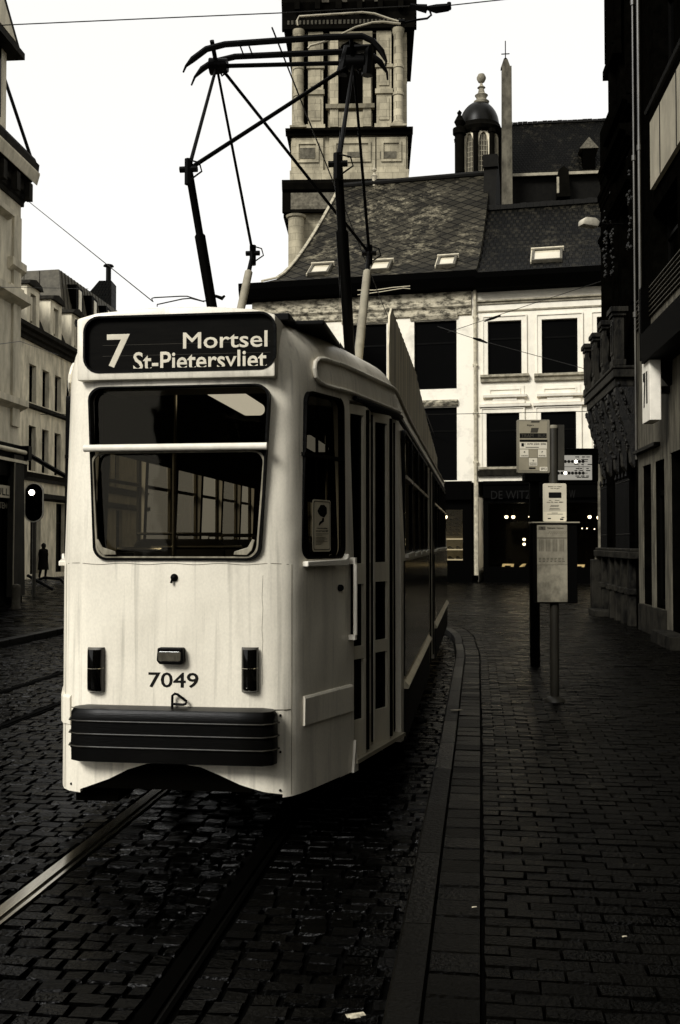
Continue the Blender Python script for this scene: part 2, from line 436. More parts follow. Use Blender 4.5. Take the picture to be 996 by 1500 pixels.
# ------------------------------------------------------------------ facade helper
def wall(mb, W, H, holes, reveal=.2, z0=0, mi=0, x0=0):
    xs = sorted({x0, W} | {h[0] for h in holes} | {h[1] for h in holes}); zs = sorted({z0, H} | {h[2] for h in holes} | {h[3] for h in holes})
    xs = [x for x in xs if x0 <= x <= W]; zs = [z for z in zs if z0 <= z <= H]
    for a, b in zip(xs, xs[1:]):
        for c, d in zip(zs, zs[1:]):
            mx_, mz = (a + b) / 2, (c + d) / 2
            if any(h[0] < mx_ < h[1] and h[2] < mz < h[3] for h in holes): continue
            mb.add([(a, 0, c), (b, 0, c), (b, 0, d), (a, 0, d)], [(0, 1, 2, 3)], mi)
    for h in holes:
        a, b, c, d = h[:4]; r = reveal
        mb.add([(a, 0, c), (b, 0, c), (b, 0, d), (a, 0, d), (a, r, c), (b, r, c), (b, r, d), (a, r, d)], [(0, 1, 5, 4), (1, 2, 6, 5), (2, 3, 7, 6), (3, 0, 4, 7)], mi)
def window(parent, h, m_frame, m_glass, rev=.14, t=.05, mull=True, transom=.28, sill=None, m_sill=None, name='window'):
    a, b, c, d = h[:4]; f = MB()
    for q in ((a, a + t, c, d), (b - t, b, c, d), (a + t, b - t, c, c + t), (a + t, b - t, d - t, d)): f.box(q[0], q[1], rev, rev + .06, q[2], q[3])
    if mull: f.box((a + b) / 2 - t * .5, (a + b) / 2 + t * .5, rev + .003, rev + .055, c + t, d - t)
    if transom: zt = d - (d - c) * transom; f.box(a + t, b - t, rev - .004, rev + .05, zt - t * .5, zt + t * .5)
    wo = obj(name, f, m_frame, parent)
    p = MB(); p.add([(a, rev + .045, c), (b, rev + .045, c), (b, rev + .045, d), (a, rev + .045, d)], [(0, 1, 2, 3)])
    obj('pane', p, m_glass, wo)
    if sill is not None:
        s_ = MB(); s_.box(a - .1, b + .1, -sill, rev, c - .1, c - .003); obj('sill', s_, m_sill, wo)
    return wo
CORN = lambda d, h, z: [(0.05, z), (-d * .25, z), (-d * .3, z + h * .25), (-d * .55, z + h * .35), (-d * .6, z + h * .6), (-d * .95, z + h * .7), (-d, z + h), (0.05, z + h)]

# ================================================================== TRAM
tram = thing('tram', 'cream number 7 tram with dark windows and a diamond pantograph, standing at the kerb', 'tram', TF.o, TR)
HALF = [(0, 0), (.30, .002), (.45, .008), (.54, .022), (.615, .055), (.662, .10), (.695, .16), (.72, .215), (.80, .43), (.91, .73), (1.03, 1.23), (1.13, 1.65), (1.15, 1.78),
        (1.15, 3.4), (1.15, 5.4), (1.15, 6.8), (1.15, 9), (1.15, 12.2), (1.10, 12.6), (.92, 13.3), (.70, 13.8), (.60, 13.93), (.45, 13.98), (0, 13.98)]
LOOP = HALF + [(-x, y) for x, y in HALF[-2:0:-1]]
def inset(p, i):
    x, y = p
    k = i / 1.15; xx = x * (1 - k)
    if y < 1.9: yy = y + i * .75 * (1 - y / 1.9)
    elif y > 12: yy = y - i * .75 * (y - 12) / 2
    else: yy = y
    return xx, yy
def prof(z):
    if z < 1.62: return 0.0
    if z < 2.66: return .035 * (z - 1.62)
    t = min(1, (z - 2.66) / .36); return .036 + .26 * (1 - math.sqrt(max(0, 1 - t * t)))
ZL = [.33, .8, 1.2, 1.62, 1.9, 2.2, 2.5, 2.66, 2.74, 2.82, 2.89, 2.94, 2.975, 3.0, 3.015]
def shell(off, zs, mi, top=True):
    mb = MB(); n = len(LOOP); vs = []; fs = []
    lv = [(z, prof(z) + off) for z in zs]
    if top: lv += [(zs[-1] + .022 , .40 + off), (zs[-1] + .042, .62 + off), (zs[-1] + .055, .95 + off * 0)]
    for z, i in lv: vs += [(*inset(p, i), z) for p in LOOP]
    for r in range(len(lv) - 1):
        for k in range(n): fs.append((r * n + k, r * n + (k + 1) % n, (r + 1) * n + (k + 1) % n, (r + 1) * n + k))
    if top: fs.append(tuple((len(lv) - 1) * n + k for k in range(n)))
    mb.add(vs, fs, mi); return mb, n
o1, n_ = shell(0, ZL, 0)
o2, _ = shell(.045, [.33] + [z - .03 for z in ZL[1:]], 1)
body = MB(); body.merge(o1); k0 = len(body.v); body.v += o2.v; body.f += [tuple(i + k0 for i in f)[::-1] for f in o2.f]; body.m += o2.m
for k in range(n_): body.f.append((k, k0 + k, k0 + (k + 1) % n_, (k + 1) % n_)); body.m.append(0)
BODY = obj('body', body, [CREAM, LINING], tram)
def side_pt(s, z, out=0.0, side=1):
    """point on the tram side: s = local y, outward offset"""
    for (xa, ya), (xb, yb) in zip(HALF[5:], HALF[6:]):
        if ya <= s <= yb + 1e-6:
            t = (s - ya) / (yb - ya); x = xa + (xb - xa) * t; d = Vector((xb - xa, yb - ya)).normalized(); break
    i = prof(z); X, Y = inset((x, s), i); nx, ny = d.y, -d.x
    return Vector((side * (X + nx * out), Y + ny * out, z))
cut = MB()
def front_poly(pts): return [TF(px, py, .0) for px, py in pts]
# windscreen opening (slightly narrower at the bottom)
def trap(x0t, x1t, x0b, x1b, z0, z1, r):
    P = rrect(0, 1, 0, 1, .0001, 1)
    base = rrect(x0b, x1b, z0, z1, r)
    out = []
    for x, z in base:
        t = (z - z0) / (z1 - z0); u = (x - x0b) / (x1b - x0b)
        out.append((x0b + (x0t - x0b) * t + u * ((x1b + (x1t - x1b) * t) - (x0b + (x0t - x0b) * t)), z))
    return out
WS = trap(-.495, .545, -.455, .495, 1.636, 2.605, .075)
cut.prism(WS, -.3, .35, 0)
cut.prism([(x, z) for x, z in WS], 13.6, 14.3, 0)
# skirt arch
arch = [TF(px, py) for px, py in ((116, 1157), (135, 1150), (160, 1141), (188, 1127), (215, 1119), (255, 1117), (295, 1124), (325, 1137), (352, 1150), (385, 1161), (412, 1167))]
arch = [(x, max(z, .331)) for x, z in arch]
cut.prism([(arch[0][0], .2)] + arch + [(arch[-1][0], .2)], -.2, .6, 0)
# quarter windows on the taper
def taper_frame(side):
    a = Vector((.695, .16)); b = Vector((.91, .73)); d = (b - a).normalized()
    M = Matrix(((side * d.x, -side * -d.y * -1 * -1 if False else 0, 0, 0),) * 1 + ((0,) * 4,) * 3) if False else None
    X = Vector((side * d.x, d.y, 0)); Y = Vector((-side * d.y, d.x, 0))      # Y points inwards
    R = Matrix(((X.x, Y.x, 0, side * a.x), (X.y, Y.y, 0, a.y), (0, 0, 1, 0), (0, 0, 0, 1)))
    return R
QF = Frame(0, 0, 0)
a0 = TF.w(.695, .16, 0); b0 = TF.w(.91, .73, 0); QF = Frame(a0.x, a0.y, math.atan2(b0.y - a0.y, b0.x - a0.x))
qz = trap(.07, .50, .01, .515, 1.64, 2.60, .07)
for sd in (1, -1):
    m_ = MB().prism(qz, -.2, .14); m_.xf(taper_frame(sd)); cut.merge(m_)
# front door opening (kerb side) and middle door
def sidecut(s0, s1, z0, z1, side=1, d=.16):
    m_ = MB(); A = side_pt(s0, z0, 0, side); B = side_pt(s1, z0, 0, side)
    X = Vector((B.x - A.x, B.y - A.y, 0)).normalized(); Y = Vector((-X.y, X.x, 0)) * (1 if side > 0 else -1); L = Vector((B.x - A.x, B.y - A.y)).length
    M = Matrix(((X.x, Y.x, 0, A.x), (X.y, Y.y, 0, A.y), (0, 0, 1, 0), (0, 0, 0, 1)))
    return M, L
M_, L_ = sidecut(.76, 1.70, 1, 2, 1)
m_ = MB().prism([(0, .2), (L_, .2), (L_, 2.62), (0, 2.62)], -.2, .16); m_.xf(M_); cut.merge(m_)
DOORM, DOORL = M_, L_
M_, L_ = sidecut(5.55, 6.95, 1, 2, 1)
m_ = MB().prism([(0, .2), (L_, .2), (L_, 2.60), (0, 2.60)], -.2, .16); m_.xf(M_); cut.merge(m_); MIDM, MIDL = M_, L_
SW = {1: [(1.93, 2.78), (2.86, 3.66), (3.74, 4.54), (4.62, 5.40), (7.10, 7.95), (8.03, 8.88), (8.96, 9.81), (9.89, 10.74), (10.82, 11.67)],
      -1: [(.80, 1.62), (1.93, 2.78), (2.86, 3.66), (3.74, 4.54), (4.62, 5.40), (5.48, 6.28), (6.36, 7.02), (7.10, 7.95), (8.03, 8.88), (8.96, 9.81), (9.89, 10.74), (10.82, 11.67)]}
for sd in (1, -1):
    for a, b in SW[sd]:
        M_, L_ = sidecut(a, b, 1.7, 2.6, sd); m_ = MB().prism(rrect(0, L_, 1.65, 2.56, .06), -.2, .16); m_.xf(M_); cut.merge(m_)
# destination window is a part in front, so the shell stays closed there
CUT = obj('cut', cut, [CREAM]); CUT.matrix_world = tram.matrix_world.copy()
CUT.location = (0, 0, 0); CUT.rotation_euler = (0, 0, 0); BODY.parent = None
boolean(BODY, CUT); BODY.parent = tram
BODY.data.shade_smooth(); BODY.data.set_sharp_from_angle(angle=math.radians(28))

# ---- front: destination box
db = MB(); P = [(-.562, 2.645), (.578, 2.645), (.58, 2.99), (.45, 3.025), (.2, 3.045), (0, 3.05), (-.2, 3.045), (-.45, 3.027), (-.565, 2.997)]
hole = TF.box(125, 462, 404, 543); RR = rrect(hole[0], hole[1], hole[2], hole[3], .085)
db.prism(P, -.012, .62)
DB = obj('destination_box', db, CREAM, None, bevel=.012)
cu_ = obj('cut', MB().prism(RR, -.2, .03), [CREAM]); boolean(DB, cu_); DB.parent = tram
DB.data.shade_smooth(); DB.data.set_sharp_from_angle(angle=math.radians(25))
BLIND = mat('roller_blind', .0035, .6, .0018, 6, (1, 1, 8), spec=.03)
f = MB(); f.prism(rrect(hole[0] + .004, hole[1] - .004, hole[2] + .004, hole[3] - .004, .08), .012, .026); bl = obj('roller_blind', f, BLIND, DB)
f = MB(); ringpoly(f, rrect(hole[0] - .006, hole[1] + .006, hole[2] - .006, hole[3] + .006, .091), rrect(hole[0] + .006, hole[1] - .006, hole[2] + .006, hole[3] - .006, .079), -.017, .011); obj('rubber_seal', f, BLACK, DB)
CLOTH = mat('blind_lettering', .62, .7, .5, 12, warm=.72)
def tbox(x0, y0, x1, y1): return TF.box(x0, y0, x1, y1, -.0)
for s_, bx_, bo in (('7', (156, 489, 190, 538), .012), ('Mortsel', (268, 485, 392, 509), .010), ('St-Pietersvliet', (195, 513, 391, 541.5), .014)):
    q = tbox(*bx_); t_ = text_mb(s_, q[0], q[1], q[2], q[3], .0118, .002, bo)
    if s_.startswith('St'):      # the blind stops a little short: the foot of the line is out of view
        zc = TF(300, 537)[1]; t_.v = [(x, y, max(z, zc)) for x, y, z in t_.v]
    obj('lettering', t_, CLOTH, DB)
# faint seam lines on the blind
f = MB()
for py in (503, 519): 
    z = TF(262, py)[1]; f.box(hole[0] + .1, hole[1] - .03, .0105, .0115, z, z + .002)
obj('blind_seam', f, mat('seam', .04, .6), DB)

# ---- windscreen
WSi = [(x * .985 + .0, (z - 2.12) * .985 + 2.12) for x, z in WS]
ws = MB(); n = len(WS); ws.add([(x, .055, z) for x, z in WSi], [tuple(range(n))]); wsc = obj('windscreen', ws, WSCREEN, tram)
f = MB(); ringpoly(f, [(x * 1.008 , (z - 2.12) * 1.008 + 2.12) for x, z in WS], [(x * .986 + .0004, (z - 2.12) * .99 + 2.12) for x, z in WS], -.010, .05); obj('rubber_seal', f, BLACK, wsc, smooth=False)
f = MB(); zb = TF(262, 656)[1]; f.tube([(-.505, -.035, zb), (.54, -.035, zb)], .0205, 14); f.box(-.49, -.47, -.03, .02, zb - .01, zb + .01); f.box(.505, .525, -.03, .02, zb - .01, zb + .01)
obj('glazing_bar', f, WHITEP, wsc, smooth=True)
lw = trap(-.478, .524, -.442, .480, 1.646, zb - .02, .062)
f = MB(); ringpoly(f, lw, [(x * .98 + .0005, (z - 1.95) * .973 + 1.95) for x, z in lw], -.006, .012); obj('lower_frame', f, mat('frame_grey', .28, .4, .12, 20, (1, 1, .3)), wsc, smooth=False)
for x0, sx in ((-.445, 1), (.475, -1)):
    f = MB(); f.prism([(x0 + sx * .006, 1.745), (x0 + sx * .02, 1.75), (x0 + sx * .045, 1.705), (x0 + sx * .12, 1.682), (x0 + sx * .125, 1.664), (x0 + sx * .05, 1.662), (x0 + sx * .022, 1.69)][::sx], -.022, -.013)
    obj('corner_bracket', f, mat('frame_grey', .28), wsc, bevel=.003)

# ---- quarter windows with sill and sticker
for sd in (1, -1):
    R = taper_frame(sd)
    inn = [((x - .27) * .985 + .27, (z - 2.12) * .99 + 2.12) for x, z in qz]
    f = MB().add([(x, .03, z) for x, z in inn], [tuple(range(len(inn)))]) or None
    f = MB(); f.add([(x, .03, z) for x, z in inn], [tuple(range(len(inn)))]); f.xf(R); q_ = obj('quarter_window', f, GLASS, tram)
    f = MB(); ringpoly(f, [((x - .27) * 1.015 + .27, (z - 2.12) * 1.008 + 2.12) for x, z in qz], [((x - .27) * .965 + .27, (z - 2.12) * .985 + 2.12) for x, z in qz], -.004, .03); f.xf(R); obj('rubber_seal', f, BLACK, q_)
    f = MB(); f.box(.03, .50, -.006, .028, 2.225, 2.245); f.box(.25, .262, .035, .05, 1.66, 2.6); f.xf(R); obj('glazing_bar', f, DARKM, q_)
    f = MB(); f.prism([(.02, 1.625), (.02, 1.595), (.50, 1.59), (.52, 1.61), (.518, 1.65), (.50, 1.665), (.485, 1.64), (.47, 1.632)], -.035, .03); f.xf(R); obj('sill', f, WHITEP, q_, bevel=.006)
R = taper_frame(1)
s0 = QF(463, 770); s1 = QF(489, 770); zt, zb_ = QF(476, 732)[1], QF(476, 808)[1]; sx0, sx1 = s0[0], s1[0]
STK = mat('sticker_paper', .66, .5, .55, 10)
f = MB(); f.prism(rrect(sx0, sx1, zb_, zt, .02), .018, .022); f.xf(R); st_ = obj('camera_sticker', f, STK, q_ if False else tram)
INK = mat('black_ink', .006, .6, .004)
f = MB(); ringpoly(f, rrect(sx0 + .008, sx1 - .008, zb_ + .009, zt - .009, .016), rrect(sx0 + .012, sx1 - .012, zb_ + .013, zt - .013, .013), .0165, .018)
cx = (sx0 + sx1) / 2; wd = sx1 - sx0; ht = zt - zb_
def SP(u, v): return (sx0 + u * wd, zb_ + v * ht)
f.prism([SP(*p) for p in ((.42, .9), (.62, .905), (.76, .85), (.77, .74), (.62, .66), (.42, .68), (.3, .73), (.25, .78), (.3, .82))], .0165, .018)
f.prism([SP(*p) for p in ((.52, .65), (.6, .65), (.6, .58), (.46, .545), (.34, .50), (.32, .53), (.38, .575), (.5, .6))], .0165, .018)
for tx, v0, v1, u0, u1 in (('Camerabewaking', .435, .462, .2, .8), ('wet van 21 maart 2007', .385, .412, .15, .85), ('', .35, .36, .3, .7)):
    if tx: f.merge(text_mb(tx, *(SP(u0, 0)[0], SP(u1, 0)[0]), SP(0, v0)[1], SP(0, v1)[1], .018, .0015, .03))
for k in range(8):
    v = .34 - k * .026 - (.02 if k > 1 else 0); u1 = (.86, .5, .7, .78, .62, .8, .55, .45)[k]; a = SP(.16, v); b = SP(u1, v + .006); f.box(a[0], b[0], .0165, .018, a[1], b[1])
f.xf(R); obj('lettering', f, INK, st_)

# ---- handrail, button, rub strips
f = MB(); ax = .565; f.tube([(ax, -.045, 1.60), (ax, -.045, 1.17)], .013, 10); f.box(ax - .012, ax + .012, -.05, -.004, 1.60, 1.64); f.box(ax - .012, ax + .012, -.05, -.004, 1.14, 1.17); f.xf(R)
obj('grab_rail', f, WHITEP, tram, smooth=True)
f = MB(); f.box(ax + .018, ax + .042, -.03, -.001, 1.16, 1.63); f.xf(R); obj('rail_guard', f, BLACK, tram, bevel=.005)
p = QF(497, 861); f = MB(); f.lathe([(.02, 0), (.02, .012), (.012, .022), (.006, .024)], n=14); f.xf(Matrix.Translation((p[0], 0, p[1])) @ Matrix.Rotation(PI / 2, 4, 'X')); f.xf(R); obj('door_button', f, BLACK, tram, smooth=True)
for sd in (1, -1):
    f = MB(); zt_, zb2 = .865, .70
    path = [( .60, .05), (.662, .10), (.695, .16), (.80, .43), (.905, .715)] if sd < 0 else [(.705, .18), (.80, .43), (.905, .715)]
    V = []
    for i_, (x, y) in enumerate(path):
        d = Vector((path[min(i_ + 1, len(path) - 1)][0] - path[max(i_ - 1, 0)][0], path[min(i_ + 1, len(path) - 1)][1] - path[max(i_ - 1, 0)][1])).normalized(); nx, ny = d.y, -d.x
        for o_, z in ((0.0, zb2), (.012, zb2 + .004), (.014, zt_ - .012), (.008, zt_), (0.0, zt_ + .003)): V.append((sd * (x + nx * o_), y + ny * o_, z))
    F = []
    for i_ in range(len(path) - 1):
        for j in range(4): F.append((i_ * 5 + j, i_ * 5 + j + 1, i_ * 5 + 6 + j, i_ * 5 + 5 + j))
    F += [(0, 1, 2, 3, 4), tuple(len(V) - 5 + j for j in range(5))]
    f.add(V, F); obj('rub_strip', f, CREAM, tram)
# ---- lamps, number, hook, nozzle
for px in (141.5, 367):
    x0, x1, z0, z1 = TF.box(px - 12.5, 948, px + 12.5, 1008)
    f = MB(); xc = (x0 + x1) / 2; hw = (x1 - x0) / 2
    pts = []
    nn = 10
    vs = []; fs = []
    rows = [(z1, .25), (z1 - .01, .9), (z1 - .05, 1), (z0 + .05, 1), (z0 - .0, .92), (z0 - .012, .7), (z0 - .02, .3)]
    for z, sc in rows:
        for k in range(nn + 1):
            t = PI * k / nn; vs.append((xc - hw * math.cos(t), .004 - .062 * math.sin(t) * sc, z))
    for r_ in range(len(rows) - 1):
        for k in range(nn): fs.append((r_ * (nn + 1) + k, r_ * (nn + 1) + k + 1, (r_ + 1) * (nn + 1) + k + 1, (r_ + 1) * (nn + 1) + k))
    f.add(vs, fs); h_ = obj('tail_lamp', f, mat('lamp_lens', .002, .06, .001, 5, spec=.3), tram, smooth=True)
    f = MB(); zc = (z0 + z1) / 2; f.tube([(xc - hw * .97, -.008, zc - .0), (xc - hw * .6, -.052, zc), (xc, -.064, zc), (xc + hw * .6, -.052, zc), (xc + hw * .97, -.008, zc)], .0022, 6)
    obj('lens_glint', f, mat('glint_chrome', .5, .15, .3, metal=1), h_)  # bright line paints the highlight across the lens
x0, x1, z0, z1 = TF.box(234, 948, 272, 972)
f = MB(); f.prism([(x0 + .004, z1), (x1 - .002, z1), (x1 + .004, z0 + .02), (x1 - .012, z0), (x0 + .016, z0), (x0 - .002, z0 + .02)], -.05, .004); bl_ = obj('brake_lamp', f, BLACK, tram, bevel=.006)
f = MB(); f.prism(rrect(x0 + .010, x1 - .010, z0 + .018, z1 - .018, .01), -.056, -.05); obj('lens', f, mat('ribbed_lens', .07, .15, .03, 12, (3, 1, 1), spec=.6), bl_, bevel=.003)
q = TF.box(218, 985, 291.5, 1007.5); obj('fleet_number', text_mb('7049', *q, .001, .0025, .014), INK, tram)
f = MB(); P = [TF(px, py) for px, py in ((255, 1044), (255.5, 1018), (259, 1015), (263, 1016), (276, 1026), (275, 1030), (270, 1031), (256, 1030))]
f.tube([(x, -.03, z) for x, z in P], .0075, 8); f.tube([(P[0][0], -.03, P[0][1]), (P[0][0], .02, P[0][1] - .03)], .0075, 8); obj('coupling_hook', f, BLACK, tram, smooth=True)
x, z = TF(256, 846); f = MB(); f.lathe([(.02, 0), (.022, .008), (.016, .02), (.006, .026)], n=12); f.xf(Matrix.Translation((x, .006, z)) @ Matrix.Rotation(PI / 2, 4, 'X')); f.tube([(x - .006, -.01, z), (x - .012, -.02, z - .03)], .007, 8); obj('socket_plug', f, BLACK, tram, smooth=True)
SEAMM = mat('panel_seam', .12, .7, .03, 20, (1, 1, .2), warm=.6)
def surf_strip(pts, w2, name='panel_seam'):
    f = MB(); V = []
    for (x, z) in pts:
        ax_ = abs(x)
        for (xa_, ya_), (xb_, yb_) in zip(HALF, HALF[1:]):
            if xa_ <= ax_ <= xb_: y_ = ya_ + (yb_ - ya_) * (ax_ - xa_) / (xb_ - xa_ + 1e-9); break
        V.append((x, y_, z))
    f.tube([(x, y_ - .0005, z) for x, y_, z in V], w2, 5); return obj(name, f, SEAMM, tram)
surf_strip([(-.64 + k * .04, 1.612 + .004 * math.sin(k * .9)) for k in range(33)], .0016)
surf_strip([(.50 + k * .03, .81 + .002 * math.sin(k)) for k in range(6)], .003)
surf_strip([(-.50 - k * .03, .80) for k in range(5)], .003)
surf_strip([(.655, z_) for z_ in (.34, .8, 1.2, 1.61)], .0016)
surf_strip([(-.655, z_) for z_ in (.34, .8, 1.2, 1.61)], .0016)
surf_strip([(.505 + .003 * math.sin(k * 2.1), .95 + k * .06) for k in range(11)], .0009)
f = MB()
for x_, z_ in ((.60, .37), (.60, .58), (.60, .78), (-.60, .37), (-.60, .58)):
    y_ = .045; g_ = MB(); g_.lathe([(.008, 0), (.006, .006)], n=8); g_.xf(Matrix.Translation((x_, y_ + .004, z_)) @ Matrix.Rotation(PI / 2, 4, 'X')); obj('rivet', g_, BLACK, tram)
# ---- bumper: ribbed rubber block with wrapped ends
xa, xb, za, zb2 = TF.box(103, 1041, 397, 1120, -.10)
f = MB(); prof_ = []
H = zb2 - za; nr = 4
zz = []
zz = [(.0, za), (.02, za + .006)]
for k in (.30, .54, .78):
    zr = za + H * k; zz += [(.022, zr - .007), (.031, zr - .003), (.031, zr + .002), (.024, zr + .006)]
zz += [(.022, zb2 - .02), (.008, zb2)]
zz = [(-.05, za)] + zz + [(-.05, zb2 + .008)]
path = [(xa + .02, .03), (xa, -.02), (xa + .012, -.06), (xa + .05, -.085)] + [(xa + .05 + (xb - xa - .10) * k / 8, -.09) for k in range(1, 8)] + [(xb - .05, -.085), (xb - .012, -.06), (xb, -.02), (xb - .02, .03)]
V = []
for i_, (x, y) in enumerate(path):
    d = Vector((path[min(i_ + 1, len(path) - 1)][0] - path[max(i_ - 1, 0)][0], path[min(i_ + 1, len(path) - 1)][1] - path[max(i_ - 1, 0)][1])).normalized(); nx, ny = d.y, -d.x
    for o_, z in zz: V.append((x + nx * o_, y + ny * o_, z))
m2 = len(zz); F = [(i_ * m2 + j, i_ * m2 + j + 1, (i_ + 1) * m2 + j + 1, (i_ + 1) * m2 + j) for i_ in range(len(path) - 1) for j in range(m2 - 1)]
F += [tuple(i_ * m2 + m2 - 1 for i_ in range(len(path))), tuple(i_ * m2 for i_ in range(len(path)))[::-1]]
f.add(V, F); bmp = obj('bumper', f, RUBBER, tram, smooth=True)
for k in (.30, .54, .78):
    f = MB(); zr = za + H * k - .002; pp = []
    for i_, (x, y) in enumerate(path):
        d = Vector((path[min(i_ + 1, len(path) - 1)][0] - path[max(i_ - 1, 0)][0], path[min(i_ + 1, len(path) - 1)][1] - path[max(i_ - 1, 0)][1])).normalized(); pp.append((x + d.y * .033, y - d.x * .033, zr + .003))
    f.tube(pp[1:-1], .0042, 6); obj('rib', f, mat('highlight_rubber', .028, .4, .012, 18, (1, 1, 1), spec=.2, lo=.4, hi=.6), bmp, smooth=True)  # paler ribs put the ridge highlights into the colour

# ---- doors: folding leaves
def door_leaf(M, x0, w_, z0, z1, ang, panes, name='door'):
    f = MB(); t = .03; fr = .028
    holes = []
    zp = [z0 + .42 * 0 + a for a in (0,)]
    for (a, b) in panes: holes.append((fr, w_ - fr, a, b))
    wall(f, w_, z1, holes, reveal=.03, z0=z0)
    f.add([(0, .03, z0), (0, .03, z1), (w_, .03, z1), (w_, .03, z0), (0, 0, z0), (0, 0, z1), (w_, 0, z1), (w_, 0, z0)], [(0, 1, 5, 4), (2, 3, 7, 6), (1, 2, 6, 5), (3, 0, 4, 7)])
    L = M @ Matrix.Translation((x0, .045, 0)) @ Matrix.Rotation(ang, 4, 'Z'); f.xf(L); o = obj(name, f, mat('door_enamel', .58, .35, .45, 6, (1, 1, .2), warm=.7), tram)
    p = MB()
    for h in holes: p.add([(h[0], .018, h[2]), (h[1], .018, h[2]), (h[1], .018, h[3]), (h[0], .018, h[3])], [(0, 1, 2, 3)])
    p.xf(L); obj('pane', p, DGLASS, o)
    e = MB(); e.box(w_, w_ + .022, -.012, .02, z0 + .02, z1 - .02); e.xf(L); obj('rubber_edge', e, BLACK, o)
    e = MB(); e.box(-.004, .004, -.006, .0, z0 + .03, z1 - .03); e.xf(L); obj('edge_highlight', e, WHITEP, o)  # white strip paints the bright highlight along the leaf edge
    return o
nl = 4; lw_ = DOORL / nl
for k in range(nl):
    a = math.radians(-13 if k % 2 == 0 else 13); off = 0 if k % 2 == 0 else -.045
    M2 = DOORM @ Matrix.Translation((0, off, 0))
    door_leaf(M2, lw_ * k + .012, lw_ - .03, .40, 2.60, a, [(.62, 1.00), (1.08, 1.47), (1.60, 2.54)])
f = MB(); f.box(-.01, DOORL + .01, -.03, .14, .375, .40); f.xf(DOORM); obj('door_step', f, mat('step_edge', .3, .4), tram)
f = MB(); f.prism([(-.05, .33), (.03, .33), (.03, .38), (.0, .45), (-.01, .52)], -.018, -.002); f.xf(DOORM); obj('step_bracket', f, WHITEP, tram)
for k in range(4):
    lw2 = MIDL / 4; door_leaf(MIDM, lw2 * k + .012, lw2 - .03, .40, 2.56, math.radians(-8 if k % 2 == 0 else 8), [(.62, 1.47), (1.60, 2.5)])
# ---- side windows
LIGHTB = mat('bright_sill', .8, .3, .6, warm=.8)
for sd in (1, -1):
    for a, b in SW[sd]:
        M_, L_ = sidecut(a, b, 1.7, 2.6, sd)
        f = MB(); P = rrect(.0, L_, 1.65, 2.56, .06); f.add([(x, .022, z) for x, z in P], [tuple(range(len(P)))]); f.xf(M_); q_ = obj('side_window', f, GLASS, tram)
        f = MB(); ringpoly(f, P, rrect(.018, L_ - .018, 1.668, 2.542, .045), -.006, .022); f.xf(M_); obj('frame', f, DARKM, q_)
        f = MB(); f.box(.03, L_ - .03, -.016, .022, 2.20, 2.225); f.xf(M_); obj('glazing_bar', f, mat('alu_bar', .3, .35), q_)
        f = MB(); f.prism([(.04, 1.62), (L_ - .06, 1.62), (L_ - .02, 1.635), (L_ - .03, 1.66), (.04, 1.645)], -.03, .02); f.xf(M_); obj('sill', f, LIGHTB, q_)
# ---- dark lower side panels and the rub rail
PAN = mat('dark_side_gloss', .022, .15, .004, 3, spec=.15)  # glossy dark base colour, mottled at random
for sd in (1, -1):
    for a, b in ((1.80, 5.50), (7.0, 12.15)) if sd > 0 else ((.80, 5.5), (5.52, 12.15)):
        f = MB(); V = []; F = []; ss = [a + (b - a) * k / 12 for k in range(13)]
        for s_ in ss:
            for z, o_ in ((.78, .002), (.78, .012), (1.60, .012), (1.60, .002)): V.append(side_pt(s_, z, o_, sd))
        for i_ in range(12):
            for j in range(3): F.append((i_ * 4 + j, i_ * 4 + j + 1, i_ * 4 + 5 + j, i_ * 4 + 4 + j))
        F += [(0, 1, 2, 3), (48, 49, 50, 51)]
        f.add(V, F); obj('side_panel', f, PAN, tram)
        f = MB(); V = []; F = []
        for s_ in ss:
            for z, o_ in ((.69, .0), (.69, .035), (.71, .04), (.745, .01), (.76, .0)): V.append(side_pt(s_, z, o_, sd))
        for i_ in range(12):
            for j in range(4): F.append((i_ * 5 + j, i_ * 5 + j + 1, i_ * 5 + 6 + j, i_ * 5 + 5 + j))
        F += [(0, 1, 2, 3, 4), (60, 61, 62, 63, 64)]
        f.add(V, F); obj('rub_rail', f, mat('rail_enamel', .6, .3, .4, 8), tram)
        f = MB(); V = []; F = []
        for s_ in ss:
            for z, o_ in ((.32, .002), (.32, .014), (.688, .014), (.688, .002)): V.append(side_pt(s_, z, o_, sd))
        for i_ in range(12):
            for j in range(3): F.append((i_ * 4 + j, i_ * 4 + j + 1, i_ * 4 + 5 + j, i_ * 4 + 4 + j))
        F += [(0, 1, 2, 3), (48, 49, 50, 51)]
        f.add(V, F); obj('skirt_panel', f, mat('skirt_grime', .008, .6, .004, 8, spec=.1), tram)
